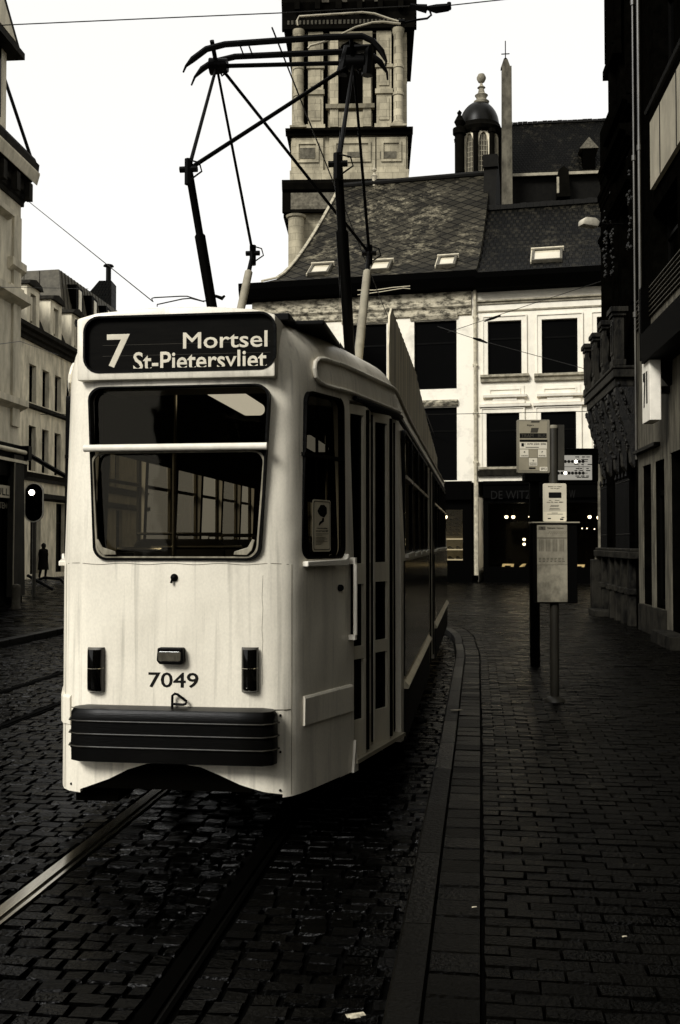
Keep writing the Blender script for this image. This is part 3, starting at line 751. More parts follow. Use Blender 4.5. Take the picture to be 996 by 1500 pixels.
# ---- gutters: looped moulding over the door that runs on along the cornice
def path_tube(pts, r, name, m, side=1):
    f = MB(); f.tube([side_pt(s_, z, o_, side) for s_, z, o_ in pts], r, 8); return obj(name, f, m, tram, smooth=True)
for sd in (1, -1):
    lo = [(s_, 2.665, .012) for s_ in (1.78, 1.7, 1.5, 1.2, .95, .73, .55, .43)]; lo += [(.37, 2.675, .012), (.33, 2.70, .012), (.32, 2.74, .012), (.34, 2.785, .012), (.39, 2.815, .012), (.47, 2.83, .012)]
    lo += [(s_, 2.83, .012) for s_ in (.7, .95, 1.2, 1.5, 1.7, 1.9)] + [(2.2, 2.81, .012), (2.6, 2.78, .012), (3, 2.76, .012)] + [(s_, 2.755, .012) for s_ in (5, 7, 9, 11, 12.1)]
    path_tube(lo, .014, 'gutter', CREAM, sd)
    f = MB(); V = []; F = []; ss = [1.0 + .25 * k for k in range(45)]
    for s_ in ss:
        for z, o_ in ((2.60, .0), (2.615, .022), (2.64, .022), (2.655, .0)): V.append(side_pt(s_, z, o_ if s_ > 1.3 or True else 0, sd))
    for i_ in range(len(ss) - 1):
        for j in range(3): F.append((i_ * 4 + j, i_ * 4 + j + 1, i_ * 4 + 5 + j, i_ * 4 + 4 + j))
    f.add(V, F); obj('cornice_strip', f, DARKM, tram)
# black lip above the door, below the gutter
f = MB(); f.tube([side_pt(s_, 2.635, .02, 1) for s_ in (.8, .95, 1.2, 1.5, 1.7, 1.85)], .016, 6); obj('door_seal', f, BLACK, tram)
# ---- roof screens along both edges (weathered corrugated sheet)
SHEET = mat('weathered_sheet', .80, .6, .30, 2.2, (3, 3, .25), bump=.5, bscale=3, lo=.35, hi=.65)
def rb(s0, s1, tops, x=.985):
    f = MB(); N = 40; V = []
    for k in range(N + 1):
        s_ = s0 + (s1 - s0) * k / N
        zt_ = None
        for (a, za_), (b, zb_) in zip(tops, tops[1:]):
            if a <= s_ <= b + 1e-6: zt_ = za_ + (zb_ - za_) * (s_ - a) / (b - a)
        wv = .003 * math.sin(s_ * 26)
        for xx in (x + wv, x + wv - .015): V += [(xx, s_, 2.90), (xx, s_, zt_)]
    F = []
    for k in range(N):
        a = k * 4; F += [(a, a + 1, a + 5, a + 4), (a + 2, a + 6, a + 7, a + 3), (a + 1, a + 3, a + 7, a + 5)]
    F += [(0, 2, 3, 1), (N * 4, N * 4 + 1, N * 4 + 3, N * 4 + 2)]
    f.add(V, F); return f
obj('roof_screen', rb(2.55, 6.4, [(2.55, 3.30), (2.62, 3.54), (2.8, 3.66), (6.4, 3.68)]), SHEET, tram)
obj('roof_screen', rb(6.45, 12.4, [(6.45, 3.64), (9, 3.42), (12.4, 3.22)]), SHEET, tram)
# roof hatch edge & walkway boards
f = MB(); f.box(.50, .62, .20, .50, 3.0, 3.045); f.box(.60, .80, .34, 2.3, 3.0, 3.03); f.xf(Matrix.Identity(4)); obj('roof_board', f, DARKM, tram, bevel=.008)
f = MB(); f.box(-.62, -.56, .1, 1.2, 2.98, 3.02); obj('roof_board', f, DARKM, tram)
f = MB()
for xx in (-.3, 0, .3): f.box(xx - .09, xx + .09, 1.6, 6.5, 3.075, 3.10)
obj('roof_walkway', f, DARKM, tram)
# ---- interior
f = MB(); f.box(-.84, .84, .75, 13.2, .78, .82); f.box(-1.06, 1.06, 1.95, 12.3, .775, .815); f.box(-.62, .62, .15, .8, .78, .82); obj('cabin_floor', f, LINING, tram)
f = MB(); f.prism(rrect(-.60, -.05, 1.0, 1.42, .05), .13, .2); f.box(-.6, .3, .12, .4, 1.36, 1.42); obj('dashboard', f, LINING, tram)
POLE = mat('steel_pole', .5, .25, .4, metal=1)
SEAT = mat('seat_shell', .05, .4, .03)
for k in range(9):
    for x in (-.62, .62):
        if x > 0 and k in (0, 4): continue
        y = 2.0 + k * 1.08
        f = MB(); f.box(x - .38, x + .38, y - .22, y + .2, 1.20, 1.26); f.prism([(x - .38, 1.26), (x + .38, 1.26), (x + .36, 1.72), (x + .3, 1.76), (x - .3, 1.76), (x - .36, 1.72)], y + .2, y + .25); f.box(x - .03, x + .03, y - .05, y + .05, .82, 1.2)
        so_ = obj('seat', f, SEAT, tram, bevel=.01)
        f = MB(); f.tube([(x - .34, y + .225, 1.74), (x - .34, y + .225, 1.80), (x + .34, y + .225, 1.80), (x + .34, y + .225, 1.74)], .012, 6); obj('seat_grip', f, POLE, so_)
for (x, y) in ((-.34, 1.15), (.34, 1.3), (.46, .75), (-.2, 4.2), (.25, 4.2), (.5, 5.4), (-.3, 7.2), (.3, 7.0)):
    f = MB(); f.tube([(x, y, .8), (x, y, 2.86)], .016, 8); obj('grab_pole', f, POLE, tram, smooth=True)
f = MB(); f.tube([(-.5, 1.15, 1.70), (.1, 1.25, 1.70)], .014, 8); f.tube([(.2, 1.3, 1.70), (.46, .75, 1.70)], .014, 8); f.tube([(-.5, .5, 1.69), (-.22, .5, 1.69)], .014, 8); obj('grab_rail', f, POLE, tram, smooth=True)
f = MB(); f.prism(rrect(-.10, .08, 2.70, 2.79, .04), 1.05, 2.1); obj('ceiling_lamp', f, emit('lamp_diffuser', .95, 1.0), tram, smooth=True)
f = MB(); f.prism(rrect(-.10, .08, 2.72, 2.79, .03), 4.4, 5.5); obj('ceiling_lamp', f, emit('lamp_diffuser_dim', .5, .5), tram)
f = MB(); f.box(-.85, -.75, .9, 12, 2.35, 2.75); f.box(.75, .85, 1.8, 12, 2.45, 2.75); obj('ceiling_cove', f, LINING, tram)
# ---- underframe and bogies
f = MB(); f.box(-.80, .80, 1.0, 13.0, .42, .70); f.box(-.58, .58, .15, .9, .50, .70); f.box(-.5, .45, .02, .2, .36, .55); f.box(-.60, -.35, .12, .5, .26, .5)
obj('underframe', f, mat('underframe_grime', .0012, .8, .0008, spec=.0), tram)
for yb in (2.9, 10.6):
    f = MB()
    for x in (-.62, .62): f.prism([(yb - 1.15, .30), (yb - 1.2, .45), (yb - .3, .5), (yb + .3, .5), (yb + 1.2, .45), (yb + 1.15, .30), (yb + .3, .22), (yb - .3, .22)], x - .05, x + .05)
    f.v = [(y, x, z) for x, y, z in f.v]
    f.box(-.6, .6, yb - .15, yb + .15, .3, .45); f.box(-.5, .5, yb - 1.3, yb - 1.24, .14, .4); bg = obj('bogie', f, MATS['underframe_grime'], tram)
    for yy in (yb - .9, yb + .9):
        for x in (-.52, .52):
            f = MB(); f.lathe([(.05, -.05), (.33, -.05), (.33, .02), (.36, .022), (.36, .045), (.05, .05)], n=28); f.xf(Matrix.Translation((x, yy, .362)) @ Matrix.Rotation(PI / 2, 4, 'Y')); obj('wheel', f, mat('wheel_steel', .03, .5, metal=.5), bg, smooth=True)
# ---- pantograph
def pt(px, py, ly):     # pixel -> tram local point at local y=ly
    x, z = TF(px, py, ly); return Vector((x, ly, z))
PY = 3.3; kn = PY - 1.08; kf = PY + 1.20
KA, KB = pt(277, 248, kn), pt(495, 240, kn); KC, KD = pt(371, 371, kf), pt(540, 371, kf)
kz = (KA.z + KB.z) / 2; kz2 = (KC.z + KD.z) / 2
HA, HB = pt(318, 97, PY), pt(517, 92, PY)
pan = MB(); pan.box(-.62, .62, 2.6, 2.68, 3.14, 3.2); pan.box(-.62, .62, 3.95, 4.03, 3.14, 3.2); pan.box(-.62, -.55, 2.6, 4.03, 3.14, 3.2); pan.box(.55, .62, 2.6, 4.03, 3.14, 3.2)
PG = mat('pantograph_paint', .001, .45, .0007, spec=.05); PANO = obj('pantograph', pan, PG, tram)
def rod(a, b, r0, r1=None, name='arm', m=PG, mid=None, n=10):
    f = MB(); r1 = r0 if r1 is None else r1
    if mid: f.tube([a, a.lerp(b, mid), a.lerp(b, mid + .01), b], [r0, r0, r1, r1], n)
    else: f.tube([a, b], [r0, r1], n)
    return obj(name, f, m, PANO, smooth=True)
cA = Vector((KA.x + .03, PY - .05, 3.2)); cB = Vector((KB.x - .03, PY - .05, 3.2)); cC = Vector((KC.x, PY + .1, 3.2)); cD = Vector((KD.x, PY + .1, 3.2))
rod(cA, KA, .046, .032, 'lower_arm', mid=.7); rod(cB, KB, .046, .032, 'lower_arm', mid=.7)
LGREY = mat('light_arm', .28, .4, .2, 6)
for c_, K_ in ((cC, KC), (cD, KD)):
    m1 = c_.lerp(K_, .83); rod(c_, m1, .042, .040, 'lower_arm', LGREY); rod(m1, K_, .024, .02, 'lower_arm')
rod(KA, HA, .016, .014, 'upper_arm'); rod(KB, HB, .02, .014, 'upper_arm'); rod(KC, HA, .015, .012, 'upper_arm'); rod(KD, HB, .016, .012, 'upper_arm')
rod(KA, HB + Vector((-.03, 0, -.02)), .018, .018, 'brace'); rod(KD, HA + Vector((.05, 0, -.03)), .015, .015, 'brace')
for K_ in (KA, KB, KC, KD):
    f = MB(); f.tube([K_ + Vector((-.07, 0, 0)), K_ + Vector((.07, 0, 0))], .026, 8); f.tube([K_ + Vector((0, 0, -.12)), K_ + Vector((0, 0, .08))], .033, 8)
    f.tube([K_ + Vector((.02, -.03, .06)), K_ + Vector((.10, -.05, .03)), K_ + Vector((.12, -.05, -.04)), K_ + Vector((.03, -.03, -.09))], .007, 6)
    obj('knuckle', f, PG, PANO, smooth=True)
f = MB(); f.tube([(KA.x - .0, PY, 3.22), (KB.x, PY, 3.22)], .05, 10); f.lathe([(.05, 0), (.08, .03), (.05, .05), (.08, .07), (.05, .1)], (-.5, 2.64, 3.05), 12); f.lathe([(.05, 0), (.08, .03), (.05, .05), (.08, .07), (.05, .1)], (.5, 2.64, 3.05), 12); f.lathe([(.05, 0), (.08, .03), (.05, .05), (.08, .07), (.05, .1)], (.5, 3.99, 3.05), 12); obj('base_shaft', f, PG, PANO, smooth=True)
for dy, pts_, r_ in ((-.16, ((269, 106), (273, 97), (283, 87), (303, 72), (330, 65), (400, 60), (470, 55), (530, 53), (545, 60), (558, 75), (565, 90), (564, 97)), .028),
                     (.16, ((281, 125), (286, 113), (297, 101), (312, 91), (345, 83), (430, 79), (500, 76), (540, 78), (556, 91), (566, 106), (567, 117)), .028)):
    f = MB(); f.tube([pt(x, y, PY + dy) for x, y in pts_], [.008, .012] + [r_] * (len(pts_) - 4) + [.012, .008], 8); obj('collector_bar', f, PG, PANO, smooth=True)
f = MB()
for H_ in (HA, HB):
    f.tube([H_ + Vector((-.06, 0, 0)), H_ + Vector((.10, 0, 0))], [.075, .06], 10); f.tube([H_ + Vector((0, -.17, .15)), H_ + Vector((0, 0, 0)), H_ + Vector((0, .17, .08))], .02, 8)
    f.tube([H_ + Vector((.02, 0, -.03)), H_ + Vector((.05, 0, -.09)), H_ + Vector((.09, 0, -.06))], .01, 6)
f.tube([HA, HB], .020, 8)
f.tube([HB + Vector((-.1, 0, -.1)), HB + Vector((-.05, 0, .12)), HB + Vector((.14, 0, .12)), HB + Vector((.12, 0, -.12))], .05, 8)
for px in (352, 365): f.tube([pt(px, 66, PY - .16), pt(px + 6, 82, PY + .16)], .007, 6)
obj('head_linkage', f, PG, PANO, smooth=True)

# ================================================================== BUILDINGS
WALLW = mat('white_render', .74, .8, .60, 3, (1, 1, .6), warm=.78, bump=.15, lo=.4, hi=.75)
STONEW = mat('cream_stucco', .62, .8, .36, 2.5, (1, 1, .35), warm=.68, bump=.15)
STONEL = mat('pale_stucco', .70, .8, .34, 2.5, (1, 1, .35), warm=.68, bump=.1)
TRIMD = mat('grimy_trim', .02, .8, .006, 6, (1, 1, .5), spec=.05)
BLKP = mat('black_shopfront', .0006, .5, .0004, 5, spec=.015)
GUT = mat('gutter_shadow_black', .0006, .6, .0004, 5, spec=.01)  # black puts the underside shadow of the eaves gutters into the colour
FR_D = mat('dark_window_frame', .0015, .5, .001, spec=.03)
FR_L = mat('light_window_frame', .5, .5, .35)
SKYGL = mat('painted_sky_glass', .55, .05, .45, 1, spec=1.0)  # pale base colour paints the reflected sky into the panes

# ---------- the two white houses across the end
HA_ = math.radians(-13); HF = Frame(-3.77, 44.2, HA_)
def hx(px, py): return HF(px, py)[0]
def hz(px, py): return HF(px, py)[1]
XB = hx(699, 600)                     # party line
XE = XB + 13.0
def eave_z(x): return 12.75
def roof_surface(x0, x1, ze, zr, dep, left_hip=0, right_hip=0, N=14, nx=2, sag=.9, over=.35, thick=.18):
    """bell-cast pitched roof: front slope, back slope, ends"""
    mb = MB(); rows = []
    def curve(t): return t, (t ** 1.25) * .96 + .04 * t     # depth fraction -> height fraction
    for i in range(N + 1):
        t = i / N; h = curve(t)[1]
        rows.append((-over + (dep + over) * t, ze + (zr - ze) * h, x0 + (left_hip * t + .5 * (1 - math.exp(-22 * t)) if left_hip else 0), x1 - right_hip * t))
    vs = []; fs = []
    for (y, z, a, b) in rows: vs += [(a, y, z), (b, y, z)]
    for i in range(N): fs.append((2 * i, 2 * i + 1, 2 * i + 3, 2 * i + 2))
    k = len(vs)
    for (y, z, a, b) in rows: vs += [(a, 2 * dep - y, z), (b, 2 * dep - y, z)]
    for i in range(N): fs.append((k + 2 * i, k + 2 * i + 2, k + 2 * i + 3, k + 2 * i + 1))
    for i in range(N):
        fs.append((2 * i, 2 * i + 2, k + 2 * i + 2, k + 2 * i)); fs.append((2 * i + 1, k + 2 * i + 1, k + 2 * i + 3, 2 * i + 3))
    mb.add(vs, fs); return mb, rows
def slate_mat(name, v, v2, lich, diamond=True, sc=1.0):
    m = bpy.data.materials.new(name); m.use_nodes = True; n = m.node_tree; b = n.nodes['Principled BSDF']
    b.inputs['Roughness'].default_value = .55; b.inputs['Specular IOR Level'].default_value = .04
    tc = n.nodes.new('ShaderNodeTexCoord'); sx = n.nodes.new('ShaderNodeSeparateXYZ'); n.links.new(tc.outputs['Object'], sx.inputs[0])
    cb = n.nodes.new('ShaderNodeCombineXYZ')
    def M(op, a, c=None, val=None):
        q = n.nodes.new('ShaderNodeMath'); q.operation = op
        for i, s_ in enumerate((a, c)):
            if s_ is None: continue
            if isinstance(s_, (int, float)): q.inputs[i].default_value = s_
            else: n.links.new(s_, q.inputs[i])
        return q.outputs[0]
    up = M('MULTIPLY', sx.outputs['Z'], 1.45)
    if diamond:
        u = M('ADD', M('MULTIPLY', sx.outputs['X'], .75), up); v_ = M('SUBTRACT', up, M('MULTIPLY', sx.outputs['X'], .75))
    else: u, v_ = sx.outputs['X'], up
    n.links.new(u, cb.inputs[0]); n.links.new(v_, cb.inputs[1])
    br = n.nodes.new('ShaderNodeTexBrick'); n.links.new(cb.outputs[0], br.inputs['Vector'])
    br.offset = 0 if diamond else .5; br.inputs['Scale'].default_value = 1.0
    br.inputs['Brick Width'].default_value = .55 * sc if diamond else .26 * sc; br.inputs['Row Height'].default_value = .55 * sc if diamond else .36 * sc
    br.inputs['Mortar Size'].default_value = .045 if diamond else .07; br.inputs['Mortar Smooth'].default_value = .6
    br.inputs['Color1'].default_value = T(v, .6); br.inputs['Color2'].default_value = T(v2, .6); br.inputs['Mortar'].default_value = (0.001, .001, .0007, 1)
    no = n.nodes.new('ShaderNodeTexNoise'); no.inputs['Scale'].default_value = .35; no.inputs['Detail'].default_value = 8; no.inputs['Roughness'].default_value = .75
    n.links.new(tc.outputs['Object'], no.inputs[0])
    rp = n.nodes.new('ShaderNodeMapRange'); rp.inputs['From Min'].default_value = .5; rp.inputs['From Max'].default_value = .62; n.links.new(no.outputs['Fac'], rp.inputs[0])
    n3 = n.nodes.new('ShaderNodeTexNoise'); n3.inputs['Scale'].default_value = 2.8; n3.inputs['Detail'].default_value = 6; n3.inputs['Roughness'].default_value = .8; n.links.new(tc.outputs['Object'], n3.inputs[0])
    rp3 = n.nodes.new('ShaderNodeMapRange'); rp3.inputs['From Min'].default_value = .48; rp3.inputs['From Max'].default_value = .62; n.links.new(n3.outputs['Fac'], rp3.inputs[0])
    mx = n.nodes.new('ShaderNodeMix'); mx.data_type = 'RGBA'; n.links.new(br.outputs['Color'], mx.inputs['A']); mx.inputs['B'].default_value = T(lich, .6)
    n.links.new(M('MULTIPLY', rp.outputs[0], rp3.outputs[0]), mx.inputs['Factor']); n.links.new(mx.outputs['Result'], b.inputs['Base Color'])
    bp = n.nodes.new('ShaderNodeBump'); bp.inputs['Strength'].default_value = .8; bp.inputs['Distance'].default_value = .06
    wv = M('SUBTRACT', 1.0, br.outputs['Fac'])
    n.links.new(wv, bp.inputs['Height']); n.links.new(bp.outputs[0], b.inputs['Normal'])
    MATS[name] = m; return m
SLATE = slate_mat('diamond_slate', .008, .030, .15)
TILE = slate_mat('pan_tile', .0012, .010, .03, False)
BRICKR = slate_mat('church_tile', .001, .004, .02, False, .8)

def house_window(parent, h, **k): return window(parent, h, FR_D, DGLASS, rev=.16, t=.07, mull=False, transom=.32, **k)
# right-hand house
hr = thing('white_house', 'white rendered house with framed windows and tiled roof, above the wide dark shop', 'house', HF.w(XB, 0, 0), HA_)
def rel(px0, py0, px1, py1, x0): a = HF.box(px0, py0, px1, py1); return [a[0] - x0, a[1] - x0, a[2], a[3]]
up = [rel(714, 470, 763, 549, XB), rel(793, 467, 845, 547, XB)]; lowr = [rel(712, 605, 760, 684, XB), rel(792, 603, 843, 682, XB)]
pitch_ = up[1][0] - up[0][0]
for k in (1, 2): 
    up.append([up[1][0] + pitch_ * k, up[1][1] + pitch_ * k, up[1][2], up[1][3]]); lowr.append([lowr[1][0] + pitch_ * k, lowr[1][1] + pitch_ * k, lowr[1][2], lowr[1][3]])
zshop = HF(780, 706)[1]; ztop = 12.6; Wd = 13.0
f = MB(); wall(f, Wd, ztop, up + lowr, .16, z0=zshop + .05)
f.add([(0, 0, 0), (0, 10, 0), (0, 10, ztop), (0, 0, ztop), (Wd, 0, 0), (Wd, 10, 0), (Wd, 10, ztop), (Wd, 0, ztop)], [(0, 1, 2, 3), (4, 7, 6, 5), (1, 5, 6, 2), (3, 2, 6, 7)])
obj('wall', f, WALLW, hr)
for h in up + lowr:
    wo = house_window(hr, h)
    f = MB(); a, b, c, d = h; t = .22
    for q in ((a - t, a, c, d + t), (b, b + t, c, d + t), (a, b, d, d + t)): f.box(q[0], q[1], -.05, .002, q[2], q[3])
    for q in ((a - t, a - t + .05, c, d + t), (b + t - .05, b + t, c, d + t), (a - t + .05, b + t - .05, d + t - .05, d + t)): f.box(q[0], q[1], -.09, -.05, q[2], q[3])
    obj('surround', f, WALLW, wo)
    f = MB(); f.extr([(0, c - .28), (-.12, c - .28), (-.15, c - .16), (-.24, c - .1), (-.24, c - .005), (0, c - .005)], a - t - .08, b + t + .08); obj('sill', f, mat('stained_sill', .34, .8, .15, 5), wo)
for (h, l) in zip(up, lowr):
    a, b = h[0] - .1, h[1] + .1; zt_, zb_ = h[2] - .45, l[3] + .25
    f = MB(); hh = (zt_ - zb_)
    f.box(a, b, -.04, .003, zt_ - hh * .48, zt_ - .02)
    ringpoly(f, [(a + .15, zt_ - hh * .42), (b - .15, zt_ - hh * .42), (b - .15, zt_ - .12), (a + .15, zt_ - .12)][::-1], [(a + .2, zt_ - hh * .38), (b - .2, zt_ - hh * .38), (b - .2, zt_ - .18), (a + .2, zt_ - .18)][::-1], -.08, -.04)
    zm = zt_ - hh * .56
    f.extr([(0, zm - .04), (-.2, zm - .0), (-.22, zm + .1), (0, zm + .12)], a - .1, b + .1)
    f.box(a, b, -.05, .003, zb_ + .12, zm - .06)
    f.box(a + .5, b - .5, -.12, -.05, zb_ + .38, zb_ + .5); f.box(a + .3, b - .3, -.11, -.05, zb_ + .25, zb_ + .375); f.box(a - .02, b + .02, -.1, -.05, zb_ + .13, zb_ + .245)
    f.extr([(0, zb_ - .0), (-.16, zb_ + .0), (-.18, zb_ + .11), (0, zb_ + .12)], a - .25, b + .25)
    obj('panel', f, WALLW, hr)
f = MB(); za = HF(800, 438)[1]
f.extr([(0, za - .10), (-.06, za - .10), (-.06, za - .02), (-.14, za), (-.14, za + .06), (0, za + .06)], .0, Wd); f.extr([(0, za - .42), (-.05, za - .42), (-.05, za - .36), (0, za - .36)], .0, Wd)
obj('string_course', f, mat('stained_sill', .34), hr)
f = MB()
for py, hgt in ((688, .12),): z = HF(780, py)[1]; f.extr([(0, z - .22), (-.16, z - .22), (-.2, z - .02), (0, z)], 0, Wd)
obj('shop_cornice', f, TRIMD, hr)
f = MB(); f.extr([(.1, ztop - .55), (-.55, ztop - .5), (-.7, ztop - .1), (-.72, ztop + .12), (.1, ztop + .12)], -.02, Wd); obj('gutter', f, GUT, hr)
rf, _ = roof_surface(0, Wd, ztop + .1, 17.25, 5.4, sag=.5, over=.6); rf_ = obj('roof', rf, TILE, hr)
f = MB(); 
for k in range(43): f.box(.0 + k * .3, .29 + k * .3, 5.22, 5.58, 17.17, 17.39 + random.uniform(-.02, .02))
obj('ridge', f, mat('ridge_tile', .006, .7, .003), rf_)
def skylight(parent, x, z, w_, h_, ze, zr, dep, over, lit, lean=0):
    # place on the bell-cast slope
    def yz(zq):
        lo, hi = 0, 1
        for _ in range(30):
            t = (lo + hi) / 2; hq = (t ** 1.25) * .96 + .04 * t
            if ze + (zr - ze) * hq < zq: lo = t
            else: hi = t
        return -over + (dep + over) * lo
    y0, y1 = yz(z), yz(z + h_); dv = Vector((0, y1 - y0, h_)); nn_ = Vector((0, -h_, y1 - y0)).normalized() * .14
    L = dv.length; M = Matrix(((1, 0, 0, x), (0, nn_.normalized().y * -1 * -1, dv.normalized().y, y0), (0, nn_.normalized().z, dv.normalized().z, z), (0, 0, 0, 1)))
    f = MB(); t = .10
    f.box(0, t, -.02, .14, 0, L); f.box(w_ - t, w_, -.02, .14, 0, L); f.box(t, w_ - t, -.02, .14, 0, t); f.box(t, w_ - t, -.02, .15, L - t, L); f.xf(M)
    o = obj('skylight', f, mat('skylight_frame', .10, .5, .05), parent)
    g_ = MB(); g_.box(t, w_ - t, .05, .08, t, L - t); g_.xf(M); obj('pane', g_, SKYGL, o)
    c_ = MB(); c_.box(-.06, w_ + .06, .0, .18, L, L + .10); c_.box(-.05, 0, -.01, .10, -.05, L); c_.xf(M); obj('flashing', c_, mat('lead_flashing', .55, .5, .35), o)
    return o
def roofpx(px, py, y_off):  # point on plane offset into building
    x, z = HF(px, py, y_off); return x, z
x, z = roofpx(778, 388, .8); skylight(rf_, x - XB, z, 1.25, .75, ztop + .1, 17.25, 5.4, .6, 1)
f = MB(); cx_, cz_ = roofpx(703, 395, .8)
# downpipe between the houses
f = MB(); xx = hx(696, 600) - XB
f.tube([(xx, -.1, ztop - .3), (xx, -.1, 4.2)], .07, 8); f.tube([(xx + .02, -.12, 4.2), (xx + .02, -.12, .4)], .10, 8)
for z in (11, 9, 7, 5): f.box(xx - .1, xx + .1, -.16, .02, z, z + .08)
obj('downpipe', f, mat('pale_pipe', .5, .6, .25, 6), hr)
# shopfront of the right house
sf = MB(); sh = rel(714, 738, 885, 843, XB); sh[1] = Wd - .6; sh[2] = .75; sh[3] = 3.35
wall(sf, Wd, zshop + .05, [(sh[0], sh[0] + 2.6, sh[2], sh[3]), (sh[0] + 3.0, sh[1], sh[2], sh[3])], .15, x0=.22)
sf.box(.22, Wd, -.14, -.02, 3.55, zshop); sf.box(.22, Wd, -.2, .0, zshop - .1, zshop + .05); sf.box(.3, Wd, -.08, -.02, .05, .6)
shp = obj('shopfront', sf, BLKP, hr)
f = MB(); f.box(sh[0] - .1, Wd, .155, .17, .6, 3.5); obj('shop_glass', f, glassmat('shop_glass', .95, .01), shp)
f = MB(); f.add([(.1, 2.2, 0), (Wd, 2.2, 0), (Wd, 2.2, 3.6), (.1, 2.2, 3.6), (.1, .2, .7), (Wd, .2, .7), (Wd, 2.2, .7), (.1, 2.2, .7), (.1, .2, 3.6), (Wd, .2, 3.6)], [(0, 1, 2, 3), (4, 5, 6, 7), (3, 2, 9, 8)]); obj('shop_interior', f, BLKP, hr)
SIGN = mat('dull_sign_letters', .003, .5, .002)
z0_, z1_ = HF(760, 731)[1], HF(760, 719)[1]
def fascia(txt, pa, pb):
    a, b = hx(pa, 725) - XB, hx(pb, 725) - XB; return text_mb(txt, a, b, z0_, z1_, -.141, .01)
f = fascia('DE WITZ', 719, 778); f.merge(fascia('W', 833, 842)); obj('lettering', f, SIGN, shp)
SPOT = emit('spot_lamp_glow', 1, 4)
def spots(parent, pts, r, y=1.0, x0=XB):
    for px, py in pts:
        xq, zq = HF(px, py, y); f = MB(); f.lathe([(r * .5, -r), (r, -r * .4), (r, r * .4), (r * .5, r)], (xq - x0, y, zq), 8)
        o = obj('spot_lamp', f, SPOT, parent)
        g_ = MB(); g_.tube([(xq - x0, y + .01, zq + r), (xq - x0, y + .02, zq + r + .25)], .02, 6); g_.lathe([(r * 1.1, 0), (r * .6, r * 1.6)], (xq - x0, y + .02, zq + r * .5), 8); obj('holder', g_, BLKP, o)
spots(shp, ((741, 757), (751, 757), (863, 757), (876, 758)), .075); spots(shp, ((767, 790), (767, 797)), .06); spots(shp, ((774, 757), (870, 775), (843, 774), (852, 774), (859, 774)), .025)
CARD = mat('display_card', .7, .6, .5, 4, warm=.75)
def xz(px, py, y=.35): a = HF(px, py, y); return a[0] - XB, a[1]
for i_, (x0_, y0_, x1_, y1_, kind) in enumerate(((733, 826, 752, 836, 'a'), (753, 826, 769, 836, 'b'), (840, 827, 856, 836, 'a'), (862, 822, 879, 836, 'c'))):
    a = xz(x0_, y1_); b = xz(x1_, y0_)
    f = MB()
    if kind == 'b': f.prism([(a[0], a[1]), (a[0] + .12, a[1]), (b[0], b[1]), (b[0] - .12, b[1])], .45, .48); f.prism([(a[0] + .2, a[1]), (a[0] + .3, a[1]), (b[0] + .02, b[1]), (b[0] - .06, b[1])], .55, .58)
    elif kind == 'a': ringpoly(f, [(a[0], a[1]), (b[0] - .06, a[1]), (b[0], b[1]), (a[0] + .06, b[1])][::-1], [(a[0] + .12, a[1] + .09), (b[0] - .16, a[1] + .09), (b[0] - .12, b[1] - .07), (a[0] + .15, b[1] - .07)][::-1], .45, .49)
    else: f.prism([(a[0] + .1, a[1] + .13), (b[0], a[1] + .13), (b[0] + .02, b[1]), (a[0] + .14, b[1])], .5, .53); f.prism([(a[0] - .05, a[1]), (b[0] + .02, a[1] + .02), (b[0], a[1] + .12), (a[0] + .1, a[1] + .11)], .42, .47)
    f.xf(Matrix.Translation((0, 0, 0)))
    o = obj('display_stand', f, CARD, None); o.location = HF.w(XB, 0, 0); o.rotation_euler = (0, 0, HA_)
    tag(o, ('white framed display in the dark shop window, just left of the stop sign posts', 'slanted white cards in the dark shop window, beside the left framed display',
            'small white framed display in the dark shop window, right of the timetable', 'open white box standing in the dark shop window by the corner building')[i_], 'display')

def lamp(parent_name, x, y, z, e, x0=0):
    L = bpy.data.lights.new('shop_light', 'POINT'); L.energy = e; L.shadow_soft_size = .12; L.color = (1, .93, .8)
    o = bpy.data.objects.new('shop_light', L); COL.objects.link(o); p_ = HF.w(x, y, z); o.location = p_
lamp('', XB + sh[0] + 1.3, .6, 3.0, 30); lamp('', XB + sh[0] + 4.6, .6, 3.0, 30)
# left-hand house
XL = 0.0
hl = thing('white_house', 'peeling white house with steep diamond slate roof, behind the tram pantograph', 'house', HF.w(0, 0, 0), HA_)
hA = list(HF.box(606, 470, 668, 570)); hB = list(HF.box(617, 597, 667, 704)); pit = 2.95; 
holes = []
for k in range(3):
    holes.append([hA[0] - pit * k, hA[1] - pit * k, hA[2], hA[3]]); holes.append([hA[0] - pit * k + .1, hA[1] - pit * k, hB[2], hB[3]])
f = MB(); wall(f, XB - .004, 12.3, holes, .2, z0=zshop)
ZT = 12.3; f.add([(0, 0, 0), (0, 13, 0), (0, 13, ZT), (0, 0, ZT), (XB - .004, 0, 0), (XB - .004, 13, 0), (XB - .004, 13, ZT), (XB - .004, 0, ZT)], [(0, 3, 2, 1), (1, 2, 6, 5), (3, 7, 6, 2), (4, 5, 6, 7)])
obj('wall', f, mat('peeling_render', .76, .85, .5, 1.2, (1, 1, 1), warm=.78, bump=.3, lo=.52, hi=.72, detail=10), hl)
for h in holes: 
    wo = house_window(hl, h)
    f = MB(); zt_ = h[3]; f.extr([(0, zt_ + .04), (-.06, zt_ + .04), (-.14, zt_ + .2), (-.14, zt_ + .3), (0, zt_ + .3)], h[0] - .15, h[1] + .05); obj('lintel', f, mat('crumbled_plaster', .45, .9, .06, 3, (1, 1, 2), bump=1, lo=.42, hi=.6), wo)
f = MB(); z = hz(640, 447)
